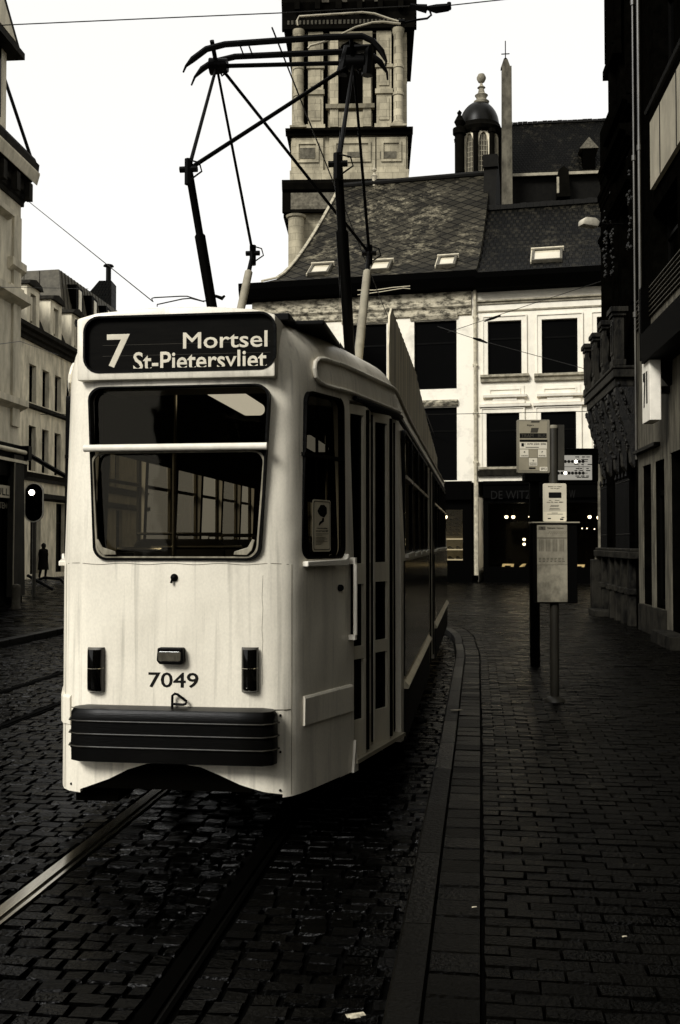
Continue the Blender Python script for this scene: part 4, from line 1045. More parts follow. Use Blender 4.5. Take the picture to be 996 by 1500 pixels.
f.extr([(0, z - .5), (-.08, z - .45), (-.08, z - .2), (-.16, z - .1), (-.16, z + .05), (-.1, z + .1), (-.1, z + .5), (0, z + .5)], 0, XB - .25); obj('string_course', f, mat('crumbled_plaster', .45), hl)
f = MB(); f.extr([(.1, 12.1), (-.5, 12.2), (-.62, 12.6), (-.64, 12.86), (.1, 12.86)], -.45, XB + .02); obj('gutter', f, GUT, hl)
rl, rows = roof_surface(.6, XB, 12.85, 19.45, 7.0, left_hip=1.15, right_hip=0, over=.6); rl_ = obj('roof', rl, SLATE, hl)
f = MB()
for (y, z, a, b), (y2, z2, a2, b2) in zip(rows, rows[1:]):
    f.add([(a - .02, y - .05, z), (a + .10, y - .05, z + .02), (a2 + .10, y2 - .05, z2 + .02), (a2 - .02, y2 - .05, z2), (a - .02, y - .05, z + .10), (a + .10, y - .05, z + .08), (a2 + .10, y2 - .05, z2 + .08), (a2 - .02, y2 - .05, z2 + .10)],
          [(0, 1, 5, 4), (1, 2, 6, 5), (2, 3, 7, 6), (3, 0, 4, 7), (4, 5, 6, 7)])
obj('verge', f, mat('mortar_verge', .34, .8, .10, 5, lo=.5, hi=.7), rl_)
f = MB(); f.tube([(2.1, 7.0, 19.5), (XB, 7.0, 19.55)], .14, 8); obj('ridge', f, mat('ridge_tile', .006), rl_)
for k, (px, py) in enumerate(((455, 408), (541, 404), (640, 397))):
    x, z = roofpx(px, py, .6); skylight(rl_, x, z, .92 if k < 2 else .8, .62, 12.85, 19.45, 7.0, .6, 1)
# parapet wall between the roofs
f = MB(); f.prism([(5.2, 16.8), (9, 16.8), (8.5, 19.6), (7.6, 20.1), (6.6, 20.0), (6.4, 19.4)], 0, .6)
f.v = [(XB + y - .25, x, z) for x, y, z in f.v]; f.box(XB - .3, XB + .4, 6.3, 6.7, 19.6, 20.2); obj('parapet', f, mat('sooty_stone', .006, .85, .003, 3, bump=.4), hl)
# shopfront left
x0_, x1_ = hx(645, 790), hx(677, 790)
f = MB(); wall(f, XB - .25, zshop, [(x0_ - 2.3, x1_, 1.0, 3.1)], .15); f.box(0, XB - .25, -.25, 0, 3.5, zshop + .06); f.box(0, XB - .25, -.12, -.0, .05, .9); shl = obj('shopfront', f, BLKP, hl)
f = MB(); f.box(x0_ - 2.4, x1_ + .1, .16, .17, .95, 3.15); obj('shop_glass', f, MATS['shop_glass'], shl)
f = MB(); f.box(x0_ - 2.4, x1_ + .06, 1.3, 1.35, .9, 3.2); f.box(x1_ + .02, x1_ + .06, .2, 1.3, .9, 3.2); obj('display_back', f, mat('shop_back_wall', .16, .7, .12), shl)
f = MB()
for z in (1.0, 1.42, 1.86): f.box(x0_ - 2.3, x1_, .3, 1.25, z, z + .05)
obj('shelf', f, emit('glowing_shelf', .8, .45), shl)  # shelves glow by themselves in place of the shop lighting
f = MB(); f.box(x0_ - .2, x0_ + .75, 1.25, 1.29, 2.0, 3.1); obj('rack_back', f, mat('rack_grey', .07), shl)
spots(shl, ((652, 757),), .08, .9, 0)
SHOE = mat('shoe_leather', .01, .4)
k = 0
for z, n_s in ((1.05, 5), (1.47, 4), (2.05, 3), (2.25, 3), (2.45, 3), (2.65, 3), (2.85, 2)):
    for j in range(n_s):
        xq = x0_ - .1 + j * .33 + (.05 if z > 2 else 0) if z < 2 else x0_ - .05 + j * .26
        yq = .6 if z < 2 else 1.12
        f = MB(); f.prism([(0, 0), (.24, 0), (.25, .03), (.17, .06), (.10, .12), (.02, .13), (-.01, .06)], 0, .09)
        o = obj('shoe', f, SHOE, None); o.location = HF.w(xq, yq, z); o.rotation_euler = (0, 0, HA_)
        tag(o, 'dark shoe on the lit shelves of the small shop window beyond the tram', 'shoe', 'shoes on the shelves of the lit shop window')
        if z > 2:
            pass

# ---------- church tower far behind
TW = Frame(at(427, 700, 80).x, 80, math.radians(-2))
tw = thing('church_tower', 'tall pale stone baroque church tower rising behind the slate roof', 'tower', TW.o, TW.rot)
TST = mat('tower_stone', .44, .85, .20, .9, (1, 1, .5), bump=.2, detail=10, warm=.62)
def add_joints(m, w_, h_, depth=.5, dark=.55):
    n = m.node_tree; b = n.nodes['Principled BSDF']; src = b.inputs['Base Color'].links[0].from_socket
    tc = n.nodes.new('ShaderNodeTexCoord'); sx = n.nodes.new('ShaderNodeSeparateXYZ'); cb = n.nodes.new('ShaderNodeCombineXYZ'); ad = n.nodes.new('ShaderNodeMath'); ad.operation = 'ADD'
    n.links.new(tc.outputs['Object'], sx.inputs[0]); n.links.new(sx.outputs['X'], ad.inputs[0]); n.links.new(sx.outputs['Y'], ad.inputs[1]); n.links.new(ad.outputs[0], cb.inputs[0]); n.links.new(sx.outputs['Z'], cb.inputs[1])
    br = n.nodes.new('ShaderNodeTexBrick'); br.inputs['Scale'].default_value = 1; br.inputs['Brick Width'].default_value = w_; br.inputs['Row Height'].default_value = h_; br.inputs['Mortar Size'].default_value = .018; br.inputs['Mortar Smooth'].default_value = .5
    br.inputs['Color1'].default_value = (1, 1, 1, 1); br.inputs['Color2'].default_value = (.72, .72, .72, 1); br.inputs['Mortar'].default_value = (1 - dark,) * 3 + (1,)
    n.links.new(cb.outputs[0], br.inputs['Vector']); mx = n.nodes.new('ShaderNodeMix'); mx.data_type = 'RGBA'; mx.blend_type = 'MULTIPLY'; mx.inputs['Factor'].default_value = 1
    n.links.new(src, mx.inputs['A']); n.links.new(br.outputs['Color'], mx.inputs['B']); n.links.new(mx.outputs['Result'], b.inputs['Base Color'])
add_joints(TST, 1.1, .55)
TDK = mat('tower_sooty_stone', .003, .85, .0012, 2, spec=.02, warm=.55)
def tz(py): return TW(500, py)[1]
def tx(px): return TW(px, 400)[0]
Wt = tx(596)
f = MB(); f.box(0, Wt, .3, Wt + .3, 0, tz(45)); f.box(-.05, Wt + .05, .2, Wt, tz(268), tz(200)); obj('shaft', f, TST, tw)
# belfry opening with frame
f = MB(); f.box(tx(496), tx(530), .0, .5, tz(150), tz(62)); f.lathe([(.9, -.2), (.9, .5)], (0, 0, 0), 16); 
f = MB(); P = [(tx(496), tz(150)), (tx(531), tz(150)), (tx(531), tz(72)), (tx(527), tz(64)), (tx(513), tz(58)), (tx(500), tz(64)), (tx(496), tz(72))]
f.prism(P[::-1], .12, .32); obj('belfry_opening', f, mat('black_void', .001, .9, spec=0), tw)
f = MB()
f.box(tx(484), tx(496), -.1, .3, tz(186), tz(60)); f.box(tx(531), tx(543), -.1, .3, tz(186), tz(60)); f.extr([(.3, tz(160)), (-.25, tz(160)), (-.4, tz(155)), (.3, tz(154))], tx(478), tx(548)); f.box(tx(492), tx(534), -.0, .3, tz(186), tz(164)); f.extr([(.3, tz(58)), (-.2, tz(58)), (-.4, tz(50)), (.3, tz(49))], tx(484), tx(545))
for a, b in ((452, 474), (551, 573)):
    f.box(tx(a), tx(b), -.2, .3, tz(184), tz(48)); f.box(tx(a) + .2, tx(b) - .2, -.28, -.2, tz(178), tz(146)); f.box(tx(a) + .2, tx(b) - .2, -.28, -.2, tz(128), tz(104)); f.box(tx(a) + .2, tx(b) - .2, -.28, -.2, tz(96), tz(58))
    f.extr([(0, tz(140)), (-.35, tz(140)), (-.4, tz(134)), (-.2, tz(132))], tx(a - 2), tx(b + 2)); f.extr([(0, tz(102)), (-.35, tz(102)), (-.4, tz(98)), (-.2, tz(97))], tx(a - 2), tx(b + 2)); f.box(tx(a - 3), tx(b + 3), -.35, .3, tz(192), tz(184))
obj('pilaster', f, TST, tw)
for px in (438, 583):
    c = (tx(px), -.15, 0)
    f = MB(); r = .38; zb0, zt0 = tz(188), tz(46)
    f.lathe([(r * 1.3, zb0), (r * 1.35, zb0 + .25), (r * 1.1, zb0 + .4), (r, zb0 + .5), (r, tz(144)), (r * 1.18, tz(143)), (r * 1.2, tz(139)), (r, tz(138)), (r, tz(104)), (r * 1.15, tz(103)), (r * 1.15, tz(99)), (r * .98, tz(98)), (r * .92, zt0 - .5), (r * 1.2, zt0 - .3), (r * 1.35, zt0)], c, 20)
    f.box(c[0] - .65, c[0] + .65, -.8, .3, tz(191), zb0 - .01)
    obj('column', f, TST, tw, smooth=True)
f = MB()
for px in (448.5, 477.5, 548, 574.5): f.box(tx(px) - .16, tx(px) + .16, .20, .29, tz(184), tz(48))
obj('recess_shade', f, MATS['black_void'], tw)  # black strips paint the shade between columns and pilasters
f = MB(); o_ = .55
def ringcorn(f, z0, h, d):
    f.extr([(0, z0), (-d * .4, z0), (-d * .5, z0 + h * .4), (-d, z0 + h * .6), (-d, z0 + h), (0, z0 + h)], -d, Wt + d); f.box(-d, .0, .0, Wt + .6, z0 + h * .6, z0 + h); f.box(Wt, Wt + d, .0, Wt + .6, z0 + h * .6, z0 + h); f.box(-d * .4, 0.0, 0, Wt + .4, z0, z0 + h * .59); f.box(Wt, Wt + d * .4, 0, Wt + .4, z0, z0 + h * .59)
ringcorn(f, tz(199), tz(190) - tz(199), .45)
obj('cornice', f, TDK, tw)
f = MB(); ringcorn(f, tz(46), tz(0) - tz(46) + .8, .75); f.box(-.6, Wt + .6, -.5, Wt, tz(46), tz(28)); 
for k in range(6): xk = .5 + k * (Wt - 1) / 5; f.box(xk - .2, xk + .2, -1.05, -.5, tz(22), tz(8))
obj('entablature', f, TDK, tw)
f = MB()
for k in range(4): xk = tx(478 + k * 25); f.box(xk - .28, xk + .28, -.83, -.75, tz(11), tz(3)) 
for k in range(30): f.box(-.3 + k * .31, -.3 + k * .31 + .16, -.56, -.5, tz(40), tz(34))
obj('carved_frieze', f, mat('grimy_carving', .07, .9, .02, 8), tw)
# pedestal storey panels
f = MB()
for a, b in ((428, 474), (483, 549), (549 + 2, 594)):
    f.box(tx(a), tx(b), -.02, .2, tz(250), tz(202))
    A = [(tx(a) + .35, tz(238)), (tx(b) - .35, tz(238)), (tx(b) - .35, tz(208)), (tx(a) + .35, tz(208))]; B = [(tx(a) + .55, tz(235)), (tx(b) - .55, tz(235)), (tx(b) - .55, tz(211)), (tx(a) + .55, tz(211))]
    ringpoly(f, A, B, -.14, -.021)
f.box(-.12, Wt + .12, -.18, .2, tz(268), tz(250)); obj('pedestal_panel', f, TST, tw)
f = MB()
for a, b, c, d in ((440, 462, 232, 216), (508, 529, 231, 223), (556, 580, 233, 223)): f.box(tx(a), tx(b), -.06, -.022, tz(c), tz(d))
obj('carved_panel', f, mat('carved_dark_stone', .12, .9, .05, 3, bump=.8), tw)
# wide lower stage
f = MB(); xl = tx(414); d_ = tx(427) - xl
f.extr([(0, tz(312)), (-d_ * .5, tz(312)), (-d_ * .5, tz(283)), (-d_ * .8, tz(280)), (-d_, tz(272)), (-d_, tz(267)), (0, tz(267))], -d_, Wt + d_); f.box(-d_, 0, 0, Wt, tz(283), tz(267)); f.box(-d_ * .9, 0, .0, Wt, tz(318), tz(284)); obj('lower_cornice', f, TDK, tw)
f = MB(); f.extr([(-.0, tz(308)), (-d_ * .55, tz(308)), (-d_ * .6, tz(303)), (-d_ * .55, tz(301)), (-d_ * .52, tz(284)), (0, tz(284))], tx(427), tx(520)); obj('frieze', f, mat('frieze_stone', .14, .85, .05, 3), tw)
f = MB(); r = .62; c = (tx(435), -.35, 0); f.lathe([(r, 0), (r, tz(322)), (r * 1.2, tz(321)), (r * 1.3, tz(318))], c, 20); obj('column', f, TST, tw, smooth=True)
f = MB(); f.lathe([(3.2, 0), (3.1, 4), (2.2, 7), (1.2, 9), (1.0, 12), (.3, 14)], (Wt / 2, Wt / 2, tz(0) + .8), 8); obj('lantern', f, TDK, tw)

# ---------- finial on the ridge in front of the tower
p = at(558, 268, 52); fi = MB(); fi.lathe([(.05, -.8), (.12, .0), (.10, .1), (.18, .25), (.06, .35), (.05, .45), (.13, .55), (.05, .68), (.02, .8), (.01, 1.0)], (0, 0, 0), 10)
fo = obj('roof_finial', fi, mat('white_finial', .5, .6, .2, 8), rl_, smooth=True); 
q_ = p - HF.o; fo.location = (q_.dot(HF.ax), 7.0, 19.6)

# ---------- chapel with dome and brick church behind the right house
CH = Frame(at(668, 700, 62).x, 62, math.radians(-6))
def cz(py): return CH(740, py, 2.2)[1]
def cxp(px): return CH(px, 300)[0]
ch = thing('church', 'dark tiled church with small domed chapel turret and stone pinnacle, beyond the right house', 'church', CH.o, CH.rot)
STD = mat('turret_stone', .30, .85, .10, 2.5, detail=8)
rt = (cxp(735) - cxp(670)) / 2; ccx = cxp(703); cy = rt + .6
f = MB()
# drum with arched openings: piers between windows
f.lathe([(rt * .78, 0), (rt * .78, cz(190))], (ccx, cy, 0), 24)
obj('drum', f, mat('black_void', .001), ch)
f = MB()
for k in range(8):
    a = -PI / 2 + (k + .5) * PI / 4 + .2; c_ = (ccx + rt * 1.0 * math.cos(a), cy + rt * 1.0 * math.sin(a), 0)
    f.lathe([(.17, cz(290)), (.17, cz(207)), (.24, cz(206)), (.26, cz(201))], c_, 8)
obj('pilaster', f, TDK, ch)
f = MB()
for k in range(8):
    a = -PI / 2 + k * PI / 4 + .2; M = Matrix.Translation((ccx, cy, 0)) @ Matrix.Rotation(a + PI / 2, 4, 'Z') @ Matrix.Translation((0, -rt * .86, 0))
    w2 = rt * .93 * math.tan(PI / 8); g_ = MB(); hw = w2 * .6
    zs_, zm_, zt_ = cz(290), cz(224), cz(199)
    arc = [(hw * math.cos(t * PI / 8), zm_ + (zt_ - zm_) * .8 * math.sin(t * PI / 8)) for t in range(9)]
    outer = [(w2, zs_), (w2, zt_), (-w2, zt_), (-w2, zs_)]
    g_.prism([(w2, zs_), (w2, zt_)] + [(-w2 + 2 * w2 * 0, zt_)] + [(0 - w2, zt_)][:0] + [(-.0001, zt_), (-.0001, arc[4][1])] + arc[3::-1] + [(hw, zs_)], -.02, .18)
    g_.prism([(-w2, zs_), (-w2, zt_)] + [(.0001, zt_), (.0001, arc[4][1])] + arc[5:] + [(-hw, zs_)], -.02, .18)
    g_.xf(M); f.merge(g_)
obj('arcade', f, mat('arcade_stone', .8, .8, .5, 3), ch)
f = MB()
for k in range(8):
    a = -PI / 2 + k * PI / 4 + .2; M = Matrix.Translation((ccx, cy, 0)) @ Matrix.Rotation(a + PI / 2, 4, 'Z') @ Matrix.Translation((0, -rt * .80, 0)); g_ = MB(); hw = rt * .86 * math.tan(PI / 8) * .55
    for q in range(-2, 3): g_.box(q * hw * .4 - .015, q * hw * .4 + .015, -.01, .02, cz(270), cz(206))
    for q in range(8): z = cz(268) + q * .32; g_.box(-hw, hw, -.03, -.012, z, z + .03)
    g_.xf(M); f.merge(g_)
obj('leaded_glazing', f, mat('lead_glazing', .35, .4), ch)
f = MB(); f.lathe([(rt * .97, cz(203)), (rt * 1.06, cz(200)), (rt * 1.12, cz(195)), (rt * 1.04, cz(192)), (rt * .98, cz(187))], (ccx, cy, 0), 24); obj('cornice', f, TDK, ch, smooth=False)
f = MB(); zb = cz(189); zh = cz(151) - zb; f.lathe([(rt * .95 * math.cos(t * PI / 20), zb + zh * math.sin(t * PI / 20)) for t in range(0, 9)] + [(rt * .16, zb + zh)], (ccx, cy, 0), 24)
obj('dome', f, mat('dome_lead', .006, .35, .002, 3, (1, 1, .2), spec=.10), ch, smooth=True)
f = MB(); z = zb + zh - .12; f.lathe([(.45, z), (.5, z + .15), (.3, z + .3), (.34, z + .45), (.42, z + .55), (.22, z + .7), (.16, z + 1.0), (.26, z + 1.05), (.1, z + 1.2), (.07, z + 1.35), (.2, z + 1.42), (.29, z + 1.6), (.29, z + 1.72), (.2, z + 1.9), (.02, z + 1.98)], (ccx + .15, cy, 0), 14); obj('ball_finial', f, STD, ch, smooth=True)
for px in (673,):
    f = MB(); x = cxp(px); f.lathe([(.3, cz(262)), (.3, cz(208)), (.42, cz(206)), (.42, cz(198)), (.2, cz(195)), (.34, cz(188)), (.2, cz(182)), (.1, cz(178)), (.16, cz(175)), (.02, cz(171))], (x, .9, 0), 12); obj('corner_pier', f, TDK, ch, smooth=True)
f = MB(); xa, xb = cxp(733), cxp(750); xm = (xa + xb) / 2
f.prism([(xa, 0), (xb + .05, 0), (xb, cz(118)), (xa + .12, cz(118))], .2, 1.0); f.prism([(xa + .05, cz(118)), (xb - .05, cz(118)), (xm + .12, cz(106)), (xm - .12, cz(106))], .4, .8); obj('pinnacle', f, mat('pinnacle_stone', .11, .9, .04, 2.5, (1, 1, .6), detail=9), ch)
f = MB(); f.tube([(xm, .6, cz(108)), (xm, .6, cz(78))], .035, 6); f.box(xm - .25, xm + .25, .57, .63, cz(97), cz(96)); f.lathe([(.02, 0), (.12, .1), (.02, .2)], (xm, .6, cz(106)), 8); obj('cross', f, DARKM, ch)
f = MB(); xr = cxp(900); xr0 = cxp(751)
f.box(xr0, xr + 6, 2.0, 12, 0, cz(262)); f.box(cxp(702), xr0, 2.1, 9, 0, cz(225)); obj('wall', f, mat('church_brick', .005, .9, .002, 5), ch)
f = MB(); f.add([(xr0, 1.7, cz(262)), (xr + 6, 1.7, cz(262)), (xr + 6, 5.0, CH(740, 183, 5)[1]), (xr0, 5.0, CH(740, 183, 5)[1]), (xr0, 12, cz(262)), (xr + 6, 12, cz(262))], [(0, 1, 2, 3), (3, 2, 5, 4), (0, 3, 4), (1, 5, 2)]); crf = obj('roof', f, BRICKR, ch)
zrg = CH(740, 183, 5)[1]; f = MB()
for k in range(42): f.box(xr0 + k * .32, xr0 + k * .32 + .3, 4.88, 5.12, zrg - .04, zrg + .12 + random.uniform(-.02, .02))
obj('ridge', f, mat('ridge_tile', .006), crf)
f = MB(); f.box(xr0, xr + 6, 1.55, 1.72, cz(264), cz(260)); obj('gutter', f, mat('zinc_gutter', .3, .4, .2), ch)
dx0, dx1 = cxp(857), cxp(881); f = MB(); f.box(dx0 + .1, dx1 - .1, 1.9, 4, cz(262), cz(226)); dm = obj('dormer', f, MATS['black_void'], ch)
f = MB(); xm = (dx0 + dx1) / 2; f.prism([(dx0 - .1, cz(225)), (xm, cz(209)), (dx1 + .1, cz(225))], 1.8, 4.2); obj('dormer_roof', f, mat('slate_light', .12, .6, .05, 8), dm)
f = MB(); px0, px1 = cxp(818), cxp(838); f.prism([(px0, cz(300)), (px1, cz(300)), (px1 - .1, cz(262)), ((px0 + px1) / 2, cz(256)), (px0 + .1, cz(262))], 1.0, 2.0); obj('chimney', f, TDK, ch)
f = MB(); f.box(px0 - .02, px0 + .12, .95, 1.0, cz(295), cz(272)); obj('stone_quoin', f, STD, ch)

# ---------- far left houses
LF = Frame(-17.7 + .0813 * 43.5, 43.5, math.radians(85.35))
def cornice(f, z, h, d, x0, x1): f.extr(CORN(d, h, z), x0, x1)
f1 = thing('terrace_house', 'narrow stucco house with two white dormers and metal mansard, end of left street', 'house', LF.o, LF.rot)
def lz(py, px=60): return LF(px, py)[1]
def lx(px): return LF(px, 600)[0]
W1 = 22.0
zc_ = LF(40, 495)[1]
winx = [(lx(43), lx(52)), (lx(57), lx(66)), (lx(70), lx(79))]
holes = []
for k in range(4):
    step = winx[1][0] - winx[0][0]
z_up = (LF(48, 590)[1], LF(48, 534)[1]); z_lo = (LF(48, 690)[1], LF(48, 624)[1])
w0 = winx[0]; st = 1.62
wins = [(w0[0] + st * k, w0[0] + st * k + .85) for k in range(9)]
for a, b in wins: holes += [(a, b, *z_up), (a, b, *z_lo)]
for a, b in wins[::2]: holes.append((a + .3, b + .7, .3, LF(60, 735)[1]))
f = MB(); wall(f, W1, zc_, holes, .22); f.add([(0, 0, 0), (0, 9, 0), (0, 9, zc_), (0, 0, zc_), (W1, 0, 0), (W1, 9, 0), (W1, 9, zc_), (W1, 0, zc_)], [(0, 3, 2, 1), (4, 5, 6, 7), (1, 2, 6, 5), (3, 7, 6, 2)]); obj('wall', f, STONEL, f1)
for h in holes: window(f1, h, FR_D, DGLASS, rev=.2, t=.06)
f = MB(); cornice(f, zc_ - .1, .55, .55, -.2, W1); f.extr([(0, z_up[0] - .3), (-.18, z_up[0] - .25), (-.18, z_up[0] - .1), (0, z_up[0] - .08)], 0, W1); f.extr([(0, z_lo[0] - .45), (-.12, z_lo[0] - .45), (-.12, z_lo[0] - .3), (-.25, z_lo[0] - .1), (0, z_lo[0] - .05)], 0, W1)
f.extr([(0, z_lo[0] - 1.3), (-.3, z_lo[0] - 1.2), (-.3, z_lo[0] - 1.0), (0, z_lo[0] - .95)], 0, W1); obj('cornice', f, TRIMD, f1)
SEAM = mat('metal_roof', .09, .5, .05, 3)
f = MB(); zr1 = zc_ + 3.1; f.add([(0, 0, zc_ + .45), (W1, 0, zc_ + .45), (W1, 1.2, zr1), (0, 1.2, zr1), (0, 8, zr1), (W1, 8, zr1), (0, 9, zc_), (W1, 9, zc_)], [(0, 1, 2, 3), (3, 2, 5, 4), (0, 3, 4, 6), (1, 7, 5, 2), (4, 5, 7, 6)]); mr = obj('roof', f, mat('mansard_slate', .005, .6, .003, 4, spec=.1), f1)
for k in range(3):
    x = wins[0][0] - .6 + k * 2.9; zd = zc_ + .47
    f = MB(); P = [(x, zd), (x + 1.5, zd), (x + 1.5, zd + 1.9), (x, zd + 1.9)]; ringpoly(f, P, [(x + .42, zd + .25), (x + 1.08, zd + .25), (x + 1.08, zd + 1.6), (x + .42, zd + 1.6)], -.1, 1.4); dm = obj('dormer', f, STONEL, f1)
    f = MB(); f.prism([(x - .12, zd + 1.9), (x + 1.62, zd + 1.9), (x + 1.45, zd + 2.1), (x + .75, zd + 2.25), (x + .05, zd + 2.1)], -.25, 1.5); obj('dormer_roof', f, TRIMD, dm)
    f = MB(); f.box(x + .42, x + 1.08, .1, .14, zd + .25, zd + 1.6); obj('pane', f, DGLASS, dm)
    f = MB(); f.box(x + .70, x + .86, -.02, .09, zd + .4, zd + 1.5); obj('curtain', f, FR_L, dm)
# metal-clad block behind with chimney
MF = Frame(*[at(28, 500, 58).x, 58], math.radians(0))
f2 = thing('mansard_block', 'dark standing seam metal roofed block with tall windows, behind the dormers on the left', 'building', (MF.o.x - 1, 58, 0), 0)
xa_ = 1.0; xb_ = MF(81, 400)[0] + 1; zt_ = MF(80, 389)[1]; zb_ = MF(90, 466)[1]
dep_pts = 14
# front seam face (facing the camera) and street side slope
pR = at(152, 462, 72); RXe = pR.x - MF.o.x + 1; 
xbot = MF(93, 466)[0] + 1
f = MB(); f.box(-6, xbot - .1, .3, 15, 0, zb_); obj('wall', f, TRIMD, f2)
f = MB(); L2 = 15; sh_ = 15 * math.tan(math.radians(4.65)) * 0
f.add([(-6, 0, zb_), (xbot, 0, zb_), (xb_, .8, zt_), (-6, .8, zt_ - .5), (xbot + 1.4, L2, zb_), (xb_ + 1.4, L2 - .5, zt_), (-6, L2, zt_ - .5), (-6, L2, zb_)], [(0, 1, 2, 3), (1, 4, 5, 2), (3, 2, 5, 6), (4, 7, 6, 5)]); rr_ = obj('roof', f, SEAM, f2)
f = MB()
for k in range(9):
    x = -5 + k * (xb_ + 4.6) / 8.5; t_ = (x + 6) / (xbot + 6); f.tube([(x, -.02, zb_), (x - .25 + .0 * t_, .78, zt_ - .45 + .4 * t_)], .035, 4)
for k in range(26):
    y = .4 + k * .56; dx_ = 1.4 * y / L2; f.tube([(xbot + dx_ + .02, y, zb_), (xb_ + dx_ + .02, .8 + y * .95, zt_)], .035, 4)
obj('roof_seam', f, mat('seam_dark', .03), rr_)
for k in range(5):
    y = 1.8 + k * 2.7; dx_ = 1.4 * y / L2
    f = MB(); f.box(xbot + dx_ - .9, xbot + dx_ + .12, y, y + 1.5, zb_ + .2, zb_ + 2.4); dm = obj('dormer', f, GUT, f2)
    f = MB(); f.box(xbot + dx_ + .12, xbot + dx_ + .16, y + .5, y + 1.1, zb_ + .4, zb_ + 2.2); obj('window', f, mat('bright_window', .7, .3, .6), dm)
f = MB(); f.box(xbot - .5, xbot + .5, -.2, .3, zb_ - .5, zb_ - .05); f.box(xbot + .3, xbot + .7, .31, L2, zb_ - .4, zb_ - .02); obj('eave', f, STONEL, f2)
cf = Frame(at(131, 440, 74).x, 74, 0); 
stk = thing('chimney_stack', 'dark shingled chimney stack with a metal flue and cap above the left roofs', 'chimney', (cf.o.x, 74, 0), 0)
def q2(px, py): return cf(px, py)
f = MB(); a = q2(128, 432); b = q2(146, 411); c = q2(164, 411); d = q2(164, 470)
f.prism([(a[0], 0), (a[0], a[1]), (b[0], b[1]), (c[0], c[1]), (d[0], 0)][::-1], 0, 1.6); obj('stack', f, BRICKR, stk)
f = MB(); xf_ = q2(156, 400)[0]; f.tube([(xf_, .8, q2(0, 415)[1]), (xf_, .8, q2(0, 387)[1])], .19, 10); f.lathe([(.4, 0), (.32, .12), (.05, .16)], (xf_, .8, q2(0, 386)[1]), 12); obj('flue', f, DARKM, stk)

# ---------- near left corner building
NB = Frame(-11.5 + .0813 * 8, 8, math.radians(85.35))
def nz(px, py): return NB(px, py)[1]
nb = thing('corner_building', 'tall cream stucco corner building with a heavy dark bracketed cornice, left edge', 'building', NB.o, NB.rot)
NX = NB(29.5, 500)[0]
zc2 = NB(25, 300)[1]
zc2 = NB(29, 318)[1] + .35
holes = []
n0 = NX - 2.1
for k in range(5):
    a = n0 - 1.1 - k * 2.9
    holes += [(a - .0, a + 1.25, NB(10, 472)[1] + .1, NB(4, 310)[1]), (a, a + 1.25, 5.6, 8.3)]
f = MB(); wall(f, NX, zc2, holes, .25, z0=4.0); f.add([(0, 0, 4), (0, 10, 4), (0, 10, zc2), (0, 0, zc2), (NX, 0, 0), (NX, 10, 0), (NX, 10, zc2), (NX, 0, zc2)], [(0, 3, 2, 1), (4, 5, 6, 7), (1, 2, 6, 5), (3, 7, 6, 2)]); obj('wall', f, STONEW, nb)
for h in holes: window(nb, h, FR_D, DGLASS, rev=.22, t=.07)
f = MB(); 
cornice(f, zc2, .5, .2, 0, NX + .1); cornice(f, zc2 + .5, .75, .46, 0, NX + .2); f.box(NX, NX + .2, -.2, 10, zc2 + .9, zc2 + 1.25)
f.extr([(-.0, zc2 + 1.25), (-.42, zc2 + 1.25), (-.35, zc2 + 1.42), (0, zc2 + 1.42)], 0, NX + .16)
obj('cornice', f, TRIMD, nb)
f = MB(); f.extr([(-.38, zc2 + .66), (-.40, zc2 + .66), (-.48, zc2 + .95), (-.48, zc2 + 1.0), (-.38, zc2 + 1.0)], 0, NX + .19); obj('cornice_band', f, STONEW, nb)
for k in range(16):
    x = NX - .15 - k * .9; f = MB(); f.prism([(x - .12, zc2 + .1), (x + .12, zc2 + .1), (x + .12, zc2 + .6), (x - .12, zc2 + .6)], -.36, -.19); obj('bracket', f, TRIMD, nb)
f = MB()
for (x0_, x1_, za_, hgt, dd) in ((NX - .9, NX + .08, NB(29, 318)[1] - 1.7, .35, .16), (NX - .9, NX + .05, NB(29, 345)[1] - 1.7, .15, .10), (0, NX + .1, NB(20, 447)[1], .35, .3), (0, NX - .9, zc2 - .7, .25, .2), (0, NX + .1, NB(20, 600)[1], .3, .25)):
    f.extr([(0, za_), (-dd, za_ + hgt * .4), (-dd, za_ + hgt), (0, za_ + hgt)], x0_, x1_)
f.box(NX - .62, NX - .10, -.07, .002, 5, zc2 - .4)
obj('moulding', f, STONEW, nb)
f = MB(); f.add([(0, 0, zc2 + 1.4), (NX, 0, zc2 + 1.4), (NX - 1.0, 1.8, zc2 + 4.6), (0, 1.8, zc2 + 4.6), (0, 10, zc2 + 4.6), (NX - 1.0, 10, zc2 + 4.6), (NX, 10, zc2 + 1.4)], [(0, 1, 2, 3), (3, 2, 5, 4), (1, 6, 5, 2)]); obj('roof', f, mat('mansard_slate', .014), nb)
dx_ = NX - 3.6; zd = zc2 + 1.4; f = MB(); f.box(dx_, dx_ + 1.9, -.25, 2, zd, zd + 2.4); dm = obj('dormer', f, STONEW, nb)
f = MB(); f.box(dx_ + .3, dx_ + 1.5, -.28, -.25, zd + .3, zd + 2.2); obj('window', f, DGLASS, dm)
f = MB(); f.prism([(dx_ - .4, zd + 2.4), (dx_ + 2.3, zd + 2.4), (dx_ + .95, zd + 3.6)], -.5, 2.2); f.box(dx_ - .4, dx_ + 2.3, -.6, 2.2, zd + 2.2, zd + 2.38); obj('dormer_roof', f, TRIMD, dm)
f = MB(); f.prism([(dx_ + .05, zd + 2.5), (dx_ + 1.85, zd + 2.5), (dx_ + .95, zd + 3.3)], -.53, -.5); obj('dormer_pediment', f, STONEW, dm)
